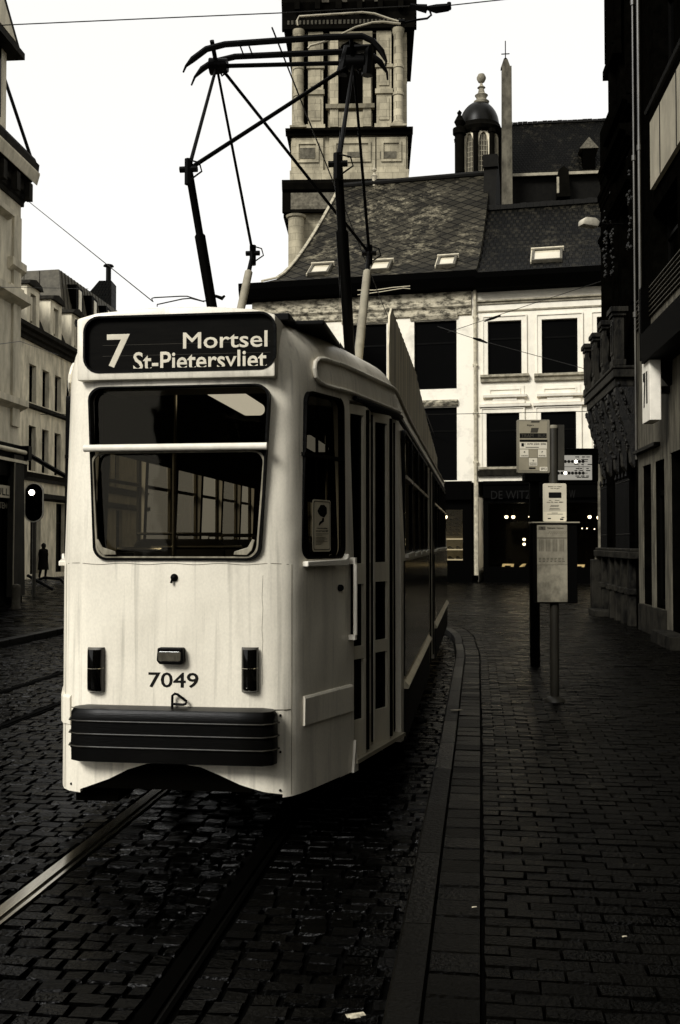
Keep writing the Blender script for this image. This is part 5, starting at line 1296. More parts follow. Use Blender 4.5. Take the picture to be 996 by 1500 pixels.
f = MB(); f.tube([(NX + .12, -.25, zc2 + 1.4), (NX - .6, .6, zc2 + 4.4)], .05, 6); f.tube([(NX - .6, .6, zc2 + 4.4), (NX - .45, .45, zc2 + 4.5)], .08, 6); obj('stay_rod', f, DARKM, nb)
# dark shop ground floor
f = MB(); f.box(0, NX + .03, -.05, 9.9, 0, 4.0); f.box(0, NX + .1, -.22, -.05, 3.55, 4.45); f.box(NX - 1.2, NX + .05, -.12, -.05, 0, 3.6); f.box(0, NX + .05, -.12, -.05, 0, .6); obj('shopfront', f, BLKP, nb)
f = MB(); zr_ = NB(20, 658)[1]; f.tube([(NX - 8, -.32, zr_ - .1), (NX - .25, -.32, zr_ - .1)], .065, 10); for_ = obj('awning_roller', f, mat('pale_roller', .55, .5, .4), nb, smooth=True)
f = MB(); p0 = Vector((NX - .2, -.30, zr_ - .1)); f.tube([p0, p0 + Vector((1.7, -.55, -.55))], .07, 6); f.box(p0.x - .12, p0.x + .12, -.42, -.2, p0.z - .2, p0.z + .2); obj('awning_arm', f, DARKM, nb)
f = MB(); f.box(NX - 8, NX - .15, -.36, -.26, zr_ - .42, zr_ - .34); obj('awning_rail', f, mat('pale_roller', .55), nb)
f = MB(); f.prism([(0, 0), (.9, 0), (.75, 3.9), (.05, 3.9)], 0, .16); o = obj('blind_panel', f, mat('brown_tarp', .02, .7, .008, 4, (1, 1, .3), bump=.3), nb); o.location = (NX - 1.15, -.32, .25); o.rotation_euler = (0, 0, math.radians(0))
f = MB(); f.tube([(NX - 1.1, -.34, 4.05), (NX - 1.15, -.34, .3)], .02, 6); obj('blind_edge', f, mat('edge_strip', .2), nb)
sg = MB(); P0 = NB.box(0, 711, 14, 729, -.20); sg.box(P0[0] - .6, P0[1], -.22, -.06, P0[2], P0[3]); s2 = obj('shop_sign', sg, mat('sign_plate', .35, .6), nb)
f = text_mb('BULL', P0[0] - .5, P0[1] - .06, P0[2] + .06, P0[3] - .08, -.221, .004, .01); obj('lettering', f, INK, s2)
P0 = NB.box(0, 736, 15, 745, -.14); f = text_mb('KOLSTENG', P0[0] - .6, P0[1], P0[2], P0[3], -.125, .01); obj('lettering', f, mat('sign_letters', .16), nb)

# ================================================================== RIGHT SIDE OF THE STREET
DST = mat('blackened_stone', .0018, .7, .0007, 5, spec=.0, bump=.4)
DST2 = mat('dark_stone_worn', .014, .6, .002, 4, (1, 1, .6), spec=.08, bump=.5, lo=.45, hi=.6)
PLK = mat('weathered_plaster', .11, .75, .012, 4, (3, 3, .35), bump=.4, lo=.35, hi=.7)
rdir = math.atan2(-1, -.096)
RF = Frame(3.83 + .096 * 23.9, 23.9, rdir)
def rx(px): return RF(px, 800)[0]
def rz(px, py): return RF(px, py)[1]
XJ = RF(936, 700)[0]                      # joint of the two buildings
# --- ornate house (far)
oh = thing('ornate_building', 'blackened stone building with an ornate balcony bay on carved brackets, right side', 'building', RF.o, rdir)
HB_ = 20
x_ = [0.35, 1.65, 1.95, 3.4]
wn = [(.5, 1.35, 1.75, 4.0), (XJ - 1.9, XJ - .35, 1.75, 4.0), (.6, 1.5, 6.6, 9.0), (XJ - 1.7, XJ - .6, 6.6, 9.0), (.6, 1.5, 10.5, 13), (XJ - 1.7, XJ - .6, 10.5, 13), (.6, 1.5, 14.5, 17), (XJ - 1.7, XJ - .6, 14.5, 17)]
UX = 1.75; LZ = 11.4
wn = [h for h in wn if not (h[0] < UX and h[3] > LZ)]
f = MB(); wall(f, UX, LZ, [h for h in wn if h[0] < UX], .3); wall(f, XJ, HB_, [h for h in wn if h[0] > UX], .3, x0=UX)
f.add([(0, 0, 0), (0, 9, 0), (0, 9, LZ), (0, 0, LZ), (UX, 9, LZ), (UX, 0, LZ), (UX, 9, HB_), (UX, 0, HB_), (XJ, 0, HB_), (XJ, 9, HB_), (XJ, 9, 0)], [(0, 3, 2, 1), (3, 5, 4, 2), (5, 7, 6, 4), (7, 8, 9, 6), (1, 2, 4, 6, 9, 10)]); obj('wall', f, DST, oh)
for h in wn: window(oh, h, FR_D, DGLASS, rev=.25, t=.07)
f = MB()
# plinth with pilasters, ledge and steps
f.box(.0, XJ, -.22, -.002, 1.42, 1.56); f.box(.02, XJ - .02, -.18, -.003, 1.56, 1.62)
for a, b in ((.55, .75), (1.55, 1.8), (2.3, 2.55), (3.05, 3.3), (3.8, 4.05)):
    if b < XJ: f.box(a, b, -.14, -.003, .1, 1.42); f.box(a - .05, b + .05, -.19, -.003, .72, .84)
f.box(.0, .3, -.30, -.003, .1, 1.35)
ob = obj('plinth', f, DST2, oh, bevel=.015)
f = MB(); f.box(.5, 1.5, -.42, -.002, PZ, .24); obj('step', f, DST2, oh, bevel=.01)
f = MB(); 
for a, b in ((.85, 1.45), (1.9, 2.2), (2.65, 2.95), (3.4, 3.7)):
    if b < XJ: ringpoly(f, [(a, .9), (b, .9), (b, 1.36), (a, 1.36)][::-1], [(a + .07, .97), (b - .07, .97), (b - .07, 1.29), (a + .07, 1.29)][::-1], -.05, -.003)
obj('plinth_panel', f, DST2, oh)
f = MB()
for a, b in ((.5, 1.35), (XJ - 1.9, XJ - .35)):
    n_ = int((b - a) / .13)
    for k in range(n_ + 1): f.tube([(a + k * .13, -.12, 1.62), (a + k * .13, -.12, 3.0)], .014, 5)
    f.tube([(a, -.12, 2.95), (b, -.12, 2.95)], .015, 5); f.tube([(a, -.12, 1.9), (b, -.12, 1.9)], .015, 5)
    for k in range(0, n_ + 1, 3): f.lathe([(.01, 0), (.035, .05), (.01, .14)], (a + k * .13, -.12, 3.0), 6)
    obj('window_grille', f, DARKM, oh); f = MB()
# paler corner shaft on the far edge
f = MB(); f.tube([(-.02, -.05, .15), (-.02, -.05, 4.8)], .06, 8); f.lathe([(.16, 0), (.15, .9), (.10, 1.1), (.08, 1.4)], (-.02, -.10, PZ), 10); obj('corner_pipe', f, mat('pale_corner_pipe', .16, .5, .05, 6), oh, smooth=True)
# balcony bay
bx0, bx1 = .05, XJ - .3
f = MB(); f.box(bx0, bx1, -.62, -.003, 4.95, 5.12); f.box(bx0 + .1, bx1 - .1, -.55, -.003, 4.78, 4.95); f.box(bx0 - .03, bx1 + .03, -.66, -.003, 5.12, 5.18)
bb = obj('balcony', f, DST2, oh, bevel=.02); bb.scale = (1, .68, 1)
PN = 4
for k in range(PN):
    x = bx0 + .18 + (bx1 - bx0 - .36) * k / (PN - 1)
    f = MB(); f.box(x - .16, x + .16, -.60, -.30, 5.18, 6.15); f.box(x - .21, x + .21, -.65, -.25, 6.15, 6.22); f.box(x - .26, x + .26, -.70, -.20, 6.22, 6.32); f.box(x - .2, x + .2, -.64, -.26, 5.18, 5.3)
    ringpoly(f, [(x - .13, 5.4), (x + .13, 5.4), (x + .13, 6.05), (x - .13, 6.05)][::-1], [(x - .07, 5.47), (x + .07, 5.47), (x + .07, 5.98), (x - .07, 5.98)][::-1], -.63, -.60)
    obj('pedestal', f, DST2, bb, bevel=.012)
for k in range(PN - 1):
    xa_ = bx0 + .18 + (bx1 - bx0 - .36) * k / (PN - 1) + .2; xb_ = xa_ + (bx1 - bx0 - .36) / (PN - 1) - .4
    f = MB(); f.box(xa_, xb_, -.52, -.36, 6.0, 6.1)
    for j in range(3):
        xx = xa_ + (xb_ - xa_) * (j + .5) / 3; f.lathe([(.05, 0), (.035, .1), (.07, .3), (.03, .6), (.055, .8)], (xx, -.44, 5.2), 8)
    obj('balustrade', f, DST, bb)
random.seed(3)
for k in range(5):
    x = bx0 + .25 + (bx1 - bx0 - .5) * k / 4
    f = MB(); P = [(0, 4.78), (-.52, 4.78), (-.56, 4.6), (-.46, 4.42), (-.42, 4.2), (-.30, 4.05), (-.26, 3.8), (-.14, 3.6), (-.1, 3.3), (0, 3.2)]
    f.extr(P, x - .13, x + .13)
    for j in range(34):
        t = random.random(); r = .022 + .035 * random.random(); yy = -.55 * (1 - t) ** .8 - .03; zz = 4.72 - 1.3 * t
        f.lathe([(r * .3, -r), (r, -r * .3), (r * .8, r * .5), (r * .2, r)], (x + random.uniform(-.16, .16), yy, zz), 6)
    obj('carved_bracket', f, mat('carved_soot_stone', .007, .5, .0012, 9, spec=.15, bump=.8, lo=.45, hi=.6), bb)
f = MB()
for j in range(160):
    x = random.uniform(bx0, bx1); zz = random.uniform(4.1, 4.85); r = random.uniform(.02, .055); yy = -.03 - (zz - 4.0) * .5
    f.lathe([(r * .3, -r), (r, -r * .3), (r * .8, r * .5), (r * .2, r)], (x, yy, zz), 6)
f.extr([(0, 4.78), (-.46, 4.78), (-.40, 4.5), (-.2, 4.2), (0, 4.0)], bx0 + .1, bx1 - .1)
obj('carved_frieze', f, MATS['carved_soot_stone'], bb)
# upper storeys: stacked cornices, piers, projecting bay near the top
f = MB()
for z, d, h in ((9.5, .32, .35), (10.15, .26, .25), (8.6, .2, .22), (13.9, .15, .3), (17.6, .2, .4)):
    f.extr(CORN(d, h, z), UX + .2, XJ - .05)
    if z < 11: f.extr(CORN(.08, h, z), .05, UX + .2)
    obj('cornice', f, DST, oh); f = MB()
for z, d in ((12.1, .14), ): 
    f = MB(); f.box(UX - .05, 2.9, -d, -.003, z, z + 2.2); f.box(UX - .1, 2.95, -d - .05, -.003, z - .2, z); f.box(UX - .1, 2.95, -d - .05, -.003, z + 2.2, z + 2.35)
    for xx in (1.8, 2.2, 2.7): f.box(xx, xx + .1, -d - .03, -d, z + .1, z + 2.1)
    obj('oriel', f, DST, oh)
f = MB(); f.tube([(UX, -.1, 14.4), (UX, -.1, 14.8)], .03, 6); f.lathe([(.03, 0), (.07, .07), (.02, .2)], (UX, -.1, 14.7), 8); obj('finial', f, DST, oh)
for x in (.1, 2.0, XJ - .45):
    f = MB(); f.box(x, x + .3, -.08, -.003, 6.4, 9.4); f.box(x - .05, x + .35, -.12, -.003, 9.0, 9.3)
    if x > 1: f.box(x + .05, x + .25, -.14, -.003, 10.5, 13.8); f.box(x + .05, x + .25, -.14, -.003, 14.3, 17.5); obj('pilaster', f, DST, oh)
f = MB()
for j in range(90):
    zz = random.uniform(7.3, 9.3); x = random.choice((1.2, 2.1, XJ - .3)) + random.uniform(-.2, .2); r = random.uniform(.02, .055)
    f.lathe([(r * .3, -r), (r, -r * .3), (r * .8, r * .5), (r * .2, r)], (x, -.06 - random.random() * .05, zz), 6)
obj('carved_garland', f, MATS['carved_soot_stone'], oh)['kind'] = 'stuff'
# --- plaster building (near) running past the camera
XN = 33.0
nb2 = thing('plaster_building', 'dark streaked plaster building with black door openings, near right edge', 'building', RF.o, rdir)
def rbx(px0, py0, px1, py1, dy=0): 
    return RF.box(px0, py0, px1, py1, dy)
d1 = (RF(948, 800)[0], RF(978, 800)[0], PZ + .45, 3.55)
XD = XJ + .25
doors = [(XJ + .45, XJ + 2.3, .6, 3.15), (XJ + 2.75, XJ + 4.0, .15, 3.2)]
ups = []
for k in range(12):
    a = XJ + 1.6 + k * 2.4
    ups += [(a, a + 1.6, 9.6, 12.0), (a, a + 1.6, 13.4, 15.8), (a - .2, a + 1.7, 5.9, 7.6)]
for k in range(9): doors.append((XJ + 5.0 + k * 2.6, XJ + 7.0 + k * 2.6, .3, 3.3))
f = MB(); wall(f, XN, 18, ups + doors, .3, x0=XJ + .01); f.add([(XN, 0, 0), (XN, 9, 0), (XN, 9, 18), (XN, 0, 18), (XJ, 9, 0), (XJ, 9, 18), (XJ, 0, 18)], [(0, 1, 2, 3), (1, 4, 5, 2), (3, 2, 5, 6)])
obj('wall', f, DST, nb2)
for h in ups: window(nb2, h, FR_D, DGLASS, rev=.25, t=.06)
for h in doors:
    window(nb2, h, FR_D, DGLASS, rev=.26, t=.09, transom=.2, name='door')
f = MB(); hz1 = 5.75
hs_ = [(a, b, c, d) for a, b, c, d in doors]
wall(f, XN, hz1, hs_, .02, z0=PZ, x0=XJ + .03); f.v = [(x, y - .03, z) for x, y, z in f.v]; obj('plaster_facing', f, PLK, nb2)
f = MB()
for k in range(7): z = hz1 + .02 + k * .085; f.extr([(0, z), (-.07, z), (-.03, z + .06), (0, z + .06)], XJ + .05, XN)
obj('louvre_band', f, mat('louvre_slat', .06, .6, .03), nb2)
f = MB(); f.box(XJ + 1.15, XJ + 1.32, -.20, -.031, 5.0, 6.3); obj('sign_arm', f, GUT, nb2)
f = MB(); f.box(XJ + .05, XJ + 2.0, -.14, -.031, 3.40, 3.46); obj('iron_bar', f, DARKM, nb2)
f = MB(); f.box(XJ + .4, XJ + 2.4, -.12, -.031, .12, .60); obj('stone_sill', f, DST2, nb2)
f = MB(); f.box(XJ + 2.65, XJ + 4.1, -.35, -.031, PZ, .3); obj('step', f, DST2, nb2)
f = MB(); f.box(XJ + 1.45, XJ + 1.62, -.08, -.031, .6, 3.15); obj('door_post', f, PLK, nb2)
f = MB(); f.prism([(XJ + 2.6, 4.7), (XN, 4.7), (XN, 5.2), (XJ + 2.6, 5.2)], -.45, -.031); f.extr([(-.03, 4.3), (-.35, 4.7), (-.03, 4.7)], XJ + 2.7, XJ + 2.95); obj('canopy', f, GUT, nb2)
# pale spandrel panel
f = MB(); xs0 = RF(958, 200)[0]; f.box(xs0, XN, -.08, -.003, 7.95, 9.15); obj('spandrel', f, mat('pale_spandrel', .32, .7, .22, 3, (1, 1, .4)), nb2)
f = MB(); 
for k in range(20): f.box(xs0 + .8 + k * 1.2, xs0 + .83 + k * 1.2, -.09, -.08, 7.95, 9.15)
f.tube([(xs0 - .05, -.12, 9.35), (XN, -.12, 9.35)], .05, 6); obj('spandrel_rail', f, DARKM, nb2)
for px_ in (944, 936):
    xq = RF(px_, 300)[0]; f = MB(); f.tube([(xq, -.10, 5.6 if px_ == 944 else 3.3), (xq, -.10, 17)], .028 if px_ == 944 else .02, 8)
    for z in (6, 9, 12): f.tube([(xq, -.10, z), (xq, -.10, z + .1)], .04, 8)
    obj('downpipe', f, mat('worn_zinc', .06, .4, .015, 5, (1, 1, .3), spec=.4), nb2, smooth=True)
# lit house number sign
P0 = RF.box(951, 549, 964, 625, -.28)
f = MB(); f.box(P0[0], P0[0] + .62, -.40, -.22, 3.72, 4.86); sg = obj('sign_box', f, mat('sign_white', .75, .5, .6, 4, warm=.8), None, bevel=.01); sg.location = RF.o; sg.rotation_euler = (0, 0, rdir)
tag(sg, 'white box sign with slim black figures, on the plaster wall at right', 'sign')
f = MB(); xs_ = P0[0]; f.prism([(xs_ + .10, 4.55), (xs_ + .28, 4.55), (xs_ + .28, 4.35), (xs_ + .20, 3.98), (xs_ + .14, 3.98), (xs_ + .20, 4.4), (xs_ + .10, 4.42)], -.407, -.40); f.prism([(xs_ + .36, 4.55), (xs_ + .44, 4.55), (xs_ + .44, 4.02), (xs_ + .36, 4.02)], -.407, -.40); obj('figures', f, INK, sg)
f = MB(); f.box(xs_ + .2, xs_ + .4, -.22, -.03, 4.2, 4.3); obj('bracket', f, DARKM, sg)
# unseen houses added behind the camera to darken window reflections
bk = thing('added_house_row', 'unseen dark row of houses added behind the viewpoint to darken reflections', 'house', (14, -26, 0), math.radians(180))
hh = []
for k in range(8):
    for z in (1.0, 5.0, 8.6): hh.append((2 + k * 3.4, 3.6 + k * 3.4, z, z + 2.2))
f = MB(); wall(f, 30, 12, hh, .2); f.add([(0, 0, 12), (30, 0, 12), (30, 8, 12), (0, 8, 12), (0, 8, 0), (30, 8, 0), (0, 0, 0), (30, 0, 0)], [(0, 1, 2, 3), (3, 2, 5, 4), (6, 0, 3, 4), (1, 7, 5, 2)]); obj('wall', f, mat('grey_stucco', .04, .8, .02), bk)
for h in hh: window(bk, h, FR_L, DGLASS, rev=.15)

# ================================================================== STREET FURNITURE
POST = mat('post_paint', .035, .45, .02, 10, (1, 1, .3), spec=.3)
# timetable post
D1 = (CZ - PZ) * 1500 / (1027 - 795); gp = ground(812, 1027, PZ)
SFm = Frame(gp.x, gp.y, 0, PZ)
sp_ = thing('stop_sign_post', 'slim tram stop post carrying a route plate, a notice card and a timetable case', 'sign post', (gp.x, gp.y, PZ), 0)
_, ztp = SFm(811, 628)
f = MB(); f.tube([(0, 0, 0), (0, 0, ztp)], .046, 14); f.lathe([(.11, 0), (.10, .02), (.055, .05)], (0, 0, 0), 14); obj('pole', f, POST, sp_, smooth=True)
f = MB(); f.lathe([(.05, 0), (.052, .015), (.045, .035)], (0, 0, ztp), 14); obj('cap', f, mat('cap_metal', .2, .4), sp_, smooth=True)
def card_frame(x0, y0, x1, y1, y=-.06):
    a = SFm(x0, y1, y); b = SFm(x1, y0, y); return a[0], b[0], a[1], b[1]
# timetable case
a, b, c, d = card_frame(785, 766, 831, 884, -.09); _, b2, _, _ = card_frame(785, 766, 842, 884, -.0)
f = MB(); f.box(a, b + .10, -.075, .09, c, d); cs = obj('timetable_case', f, DARKM, sp_, bevel=.006)
f = MB(); f.box(a - .04, b + .12, -.10, .12, d, d + .012); obj('case_lid', f, mat('lid_metal', .3, .3, .2), cs)
PAPER = mat('weathered_paper', .34, .7, .10, 7, (1, 1, .8), lo=.42, hi=.72, detail=9, warm=.66)
PAPERT = mat('timetable_paper', .30, .7, .22, 12, warm=.66)
GREYI = mat('grey_ink', .10, .7, .06)
zs = d - (d - c) * .52
f = MB(); f.box(a + .012, b - .006, -.081, -.076, zs, d - .02); obj('timetable_sheet', f, PAPERT, cs)
f = MB(); f.box(a + .012, b - .006, -.081, -.076, c + .015, zs - .003); obj('blank_sheet', f, PAPER, cs)
W_ = b - a; Hh = d - c
def U(u): return a + .012 + u * (W_ - .018)
def V_(v): return d - .02 - v * (Hh - .035)
f = MB(); f.box(U(.05), U(.28), -.083, -.081, V_(.065), V_(.02)); f.box(U(.0), U(1), -.083, -.081, V_(.175), V_(.165)); obj('heading_block', f, GREYI, cs)
f = text_mb('9', U(.13), U(.20), V_(.058), V_(.027), -.083, .001); f.merge(text_mb('Melkmarkt  Centrum', U(.34), U(.88), V_(.052), V_(.028), -.081, .0015, .02)); obj('lettering', f, INK, cs)
f = MB()
for k in range(9):
    x = U(.36 + k * .068); f.add([(x, -.0815, V_(.12)), (x + .004, -.0815, V_(.12)), (x + .026, -.0815, V_(.08)), (x + .022, -.0815, V_(.08))], [(0, 1, 2, 3)])
random.seed(5)
for r_ in range(15):
    v = .19 + r_ * .0105
    for cc in range(16):
        if cc % 4 == 3: continue
        u = .06 + cc * .057; f.box(U(u), U(u + .04), -.082, -.081, V_(v + .005), V_(v))
for r_ in range(3):
    for cc in range(7): u = .05 + cc * .13; f.box(U(u), U(u + random.uniform(.05, .1)), -.082, -.081, V_(.43 + r_ * .02 + .008), V_(.43 + r_ * .02))
obj('timetable_print', f, GREYI, cs)
# notice card
a, b, c, d = card_frame(795, 708, 829, 764, -.07)
f = MB(); f.prism(rrect(a, b, c, d, .018), -.066, -.055); cd = obj('notice_card', f, mat('notice_cream', .62, .5, .5, 4, warm=.68), sp_)
def CU(u): return a + u * (b - a)
def CV(v): return d - v * (d - c)
f = MB(); f.prism(rrect(CU(.24), CU(.78), CV(.38), CV(.235), .006), -.069, -.066); obj('display_slot', f, INK, cd)
f = text_mb('Betaal uw reisje', CU(.22), CU(.8), CV(.105), CV(.07), -.066, .001, .02); f.merge(text_mb('met uw gsm', CU(.32), CU(.7), CV(.155), CV(.12), -.066, .001, .02)); f.merge(text_mb('sms DL naar 4884', CU(.16), CU(.86), CV(.51), CV(.475), -.066, .001, .02))
for v, u0, u1 in ((.44, .25, .35), (.44, .5, .7), (.57, .32, .68), (.60, .3, .66), (.655, .28, .7), (.69, .25, .74), (.77, .36, .62), (.80, .18, .84)): f.box(CU(u0), CU(u1), -.067, -.066, CV(v + .012), CV(v))
f.box(CU(.2), CU(.33), -.067, -.066, CV(.935), CV(.905)); f.box(CU(.72), CU(.86), -.067, -.066, CV(.96), CV(.92)); f.box(CU(.78), CU(.9), -.067, -.066, CV(.9), CV(.88)); obj('lettering', f, INK, cd)
f = MB(); f.box(a + .004, b - .004, -.0665, -.066, c + .002, CV(.745)); obj('card_foot', f, mat('card_white', .8, .5), cd)
# route plate
a, b, c, d = card_frame(757, 615, 804, 693, -.02)
f = MB(); f.prism(rrect(a, b, c, d, .012), -.035, .03); pl = obj('route_plate', f, mat('plate_grey', .20, .5, .16, 6, warm=.66), sp_, bevel=.003)
f = MB(); zz0, zz1 = c + .03, d - .05; f.box(.045, .11, -.02, .02, zz0, zz1); f.box(b, -.04, -.02, .02, zz0, zz1); obj('clamp_plate', f, POST, pl)
W_ = b - a; Hh = d - c
def U(u): return a + u * W_
def V_(v): return d - v * Hh
f = MB(); f.box(U(.05), U(.92), -.0365, -.035, V_(.95), V_(.03)); obj('plate_field', f, mat('plate_tan', .27, .5, .23, 6, warm=.62), pl)
f = MB(); f.box(U(.07), U(.90), -.0385, -.0365, V_(.345), V_(.255)); f.box(U(.07), U(.92), -.0385, -.0365, V_(.415), V_(.375)); obj('black_band', f, INK, pl)
f = MB(); f.add([(U(.40), -.038, V_(.245)), (U(.62), -.038, V_(.245)), (U(.66), -.038, V_(.155)), (U(.43), -.038, V_(.155))], [(0, 1, 2, 3)]); f.add([(U(.42), -.038, V_(.055)), (U(.68), -.038, V_(.055)), (U(.69), -.038, V_(.025)), (U(.43), -.038, V_(.025))], [(0, 1, 2, 3)]); obj('plate_emblem', f, mat('emblem_grey', .05, .6), pl)
f = text_mb('TRAM   BUS', U(.12), U(.87), V_(.335), V_(.27), -.0385, .001); obj('dim_lettering', f, mat('dim_letters', .06, .6), pl)
f = MB(); f.box(U(.07), U(.91), -.038, -.0365, V_(.545), V_(.425))
for u0, u1, v0, v1 in ((.075, .34, .705, .56), (.63, .89, .705, .56), (.35, .61, .865, .72)): f.box(U(u0), U(u1), -.038, -.0365, V_(v0), V_(v1))
f.prism(rrect(U(.68), U(.92), V_(.965), V_(.885), .006), -.038, -.0365); obj('white_field', f, mat('plate_white', .62, .5, .55, 6, warm=.72), pl)
f = text_mb('070 220 200', U(.30), U(.88), V_(.475), V_(.44), -.038, .001, .02)
for t_, u0, u1, v0, v1 in (('lijn', .30, .50, .125, .09), ('(', .22, .25, .475, .44), ('4', .18, .24, .625, .59), ('7', .73, .79, .625, .59), ('9', .46, .51, .79, .752), ('(01)', .72, .89, .95, .90), ('HOBOKEN', .11, .32, .69, .665), ('MORTSEL', .65, .87, .69, .665), ('EKSTERLAAR', .37, .59, .825, .805), ('LINKEROEVER', .37, .59, .855, .836)):
    f.merge(text_mb(t_, U(u0), U(u1), V_(v0), V_(v1), -.038, .001, .02))
f.box(U(.12), U(.2), -.0385, -.038, V_(.505), V_(.44)); f.box(U(.25), U(.66), -.0385, -.038, V_(.525), V_(.512)); f.box(U(.35), U(.55), -.0385, -.0365, V_(.925), V_(.895)); obj('lettering', f, INK, pl)
f = MB()
for u in (.345, .615): f.box(U(u) - .001, U(u) + .002, -.0372, -.0365, V_(.87), V_(.555))
f.box(U(.07), U(.9), -.0372, -.0365, V_(.716), V_(.71)); obj('grid_line', f, GREYI, pl)
# departure display post
gp2 = ground(783, 975, PZ); D2f = Frame(gp2.x, gp2.y, 0, PZ)
dp = thing('departure_display', 'black post with a wide lit departure display of dots, behind the stop sign post', 'display', (gp2.x, gp2.y, PZ), 0)
zt = D2f(783, 694)[1]; f = MB(); f.box(-.06, .06, -.05, .05, 0, zt); obj('post', f, BLKP, dp, bevel=.008)
a0_, b0_ = D2f(783, 706), D2f(872, 658); f = MB(); f.box(-.06, b0_[0], -.10, .10, a0_[1], D2f(783, 691)[1]); x0b = D2f(805, 660)[0]; f.box(x0b - .02, b0_[0], -.13, .12, a0_[1], b0_[1]); f.box(-.14, .16, -.12, .12, D2f(0, 706)[1], D2f(0, 693)[1]); dh = obj('housing', f, BLKP, dp, bevel=.01)
a_, b_ = D2f(806, 703, -.13), D2f(866, 667, -.13); f = MB(); f.box(a_[0], b_[0], -.137, -.13, a_[1], b_[1]); obj('screen', f, emit('display_screen', .30, .8), dh)
def DX(px, py): return D2f(px, py, -.137)
f = MB(); lit = MB()
for row_y, n_, x_s, litk in ((676, 7, 822, 4), (693, 8, 817, 2)):
    for k in range(n_):
        x, z = DX(x_s + k * 5.2, row_y); m_ = lit if k == litk else f; m_.lathe([(.021, 0), (.021, .004)], (0, 0, 0), 10); 
        for i_ in range(len(m_.v) - 20, len(m_.v)): vx, vy, vz = m_.v[i_]; m_.v[i_] = (x + vx, -.1375 - vz, z + vy)
    xa_, z = DX(819, row_y); xb_, _ = DX(860, row_y); f.box(xa_, xb_, -.1378, -.137, z - .004, z + .004)
random.seed(11)
for row_y in (670, 674, 681, 687, 690, 698, 700):
    for k in range(3):
        x, z = DX(842 + k * 8 + random.uniform(-2, 2), row_y); f.box(x, x + random.uniform(.03, .06), -.1378, -.137, z, z + .012)
for px in (847, 853): x, z = DX(px, 668); _, z2 = DX(px, 700); f.box(x, x + .004, -.1378, -.137, z2, z)
x, z = DX(818, 684); x2, _ = DX(864, 684); f.box(x, x2, -.1378, -.137, z, z + .006)
obj('dot_row', f, INK, dh); obj('lit_dot', lit, emit('lit_dot_glow', 1, 6), dh)
# traffic signal at left
sgp = at(51, 735, 31); ts = thing('traffic_signal', 'black traffic signal with white-edged backboard and its top lamp lit, left street', 'traffic light', (sgp.x, 31, 0), 0)
TSF = Frame(sgp.x, 31, 0)
a_, b_ = TSF(36, 765), TSF(65, 707); f = MB(); f.prism(rrect(a_[0], b_[0], a_[1], b_[1], .29), -.02, .02); obj('backboard', f, BLKP, ts)
f = MB(); ringpoly(f, rrect(a_[0], b_[0], a_[1], b_[1], .29), rrect(a_[0] + .035, b_[0] - .035, a_[1] + .035, b_[1] - .035, .26), -.03, -.02); obj('white_edge', f, WHITEP, ts)
xm = (a_[0] + b_[0]) / 2
for k, py in enumerate((722, 736, 750)):
    _, z = TSF(50, py); f = MB(); f.lathe([(.11, 0), (.11, .22)], (0, 0, 0), 14); f.v = [(xm + x, -.02 - zz, z + y) for x, y, zz in f.v]; hd = obj('lamp_housing', f, BLKP, ts)
    f = MB(); f.lathe([(.09, 0), (.085, .02), (.03, .03)], (0, 0, 0), 14); f.v = [(xm + x, -.241 - zz, z + y) for x, y, zz in f.v]; obj('lens', f, emit('signal_glow', 1, 6) if k == 0 else DGLASS, hd)
f = MB(); f.tube([(xm, .06, 0), (xm, .06, a_[1] + .8)], .055, 8); obj('pole', f, POST, ts)
# street lamp hanging from the corner building
lp = RF.w(1.2, 0, 0); D_ = 22.6; pL = at(862, 326, 20.5)
sl_ = thing('street_lamp', 'small pale lamp head hanging from a wire in front of the tiled roof', 'street lamp', (pL.x, pL.y, pL.z), math.radians(20))
f = MB(); f.prism([(-.20, -.08), (.16, -.10), (.20, .02), (.10, .085), (-.12, .08), (-.19, .02)], -.11, .11); obj('lamp_head', f, mat('lamp_cream', .5, .5, .3, warm=.72), sl_, bevel=.03, smooth=True)
f = MB(); f.box(.16, .30, -.04, .04, -.06, .02); f.tube([(.3, 0, 0), (.75, -.1, .02)], .018, 6); obj('lamp_arm', f, DARKM, sl_)
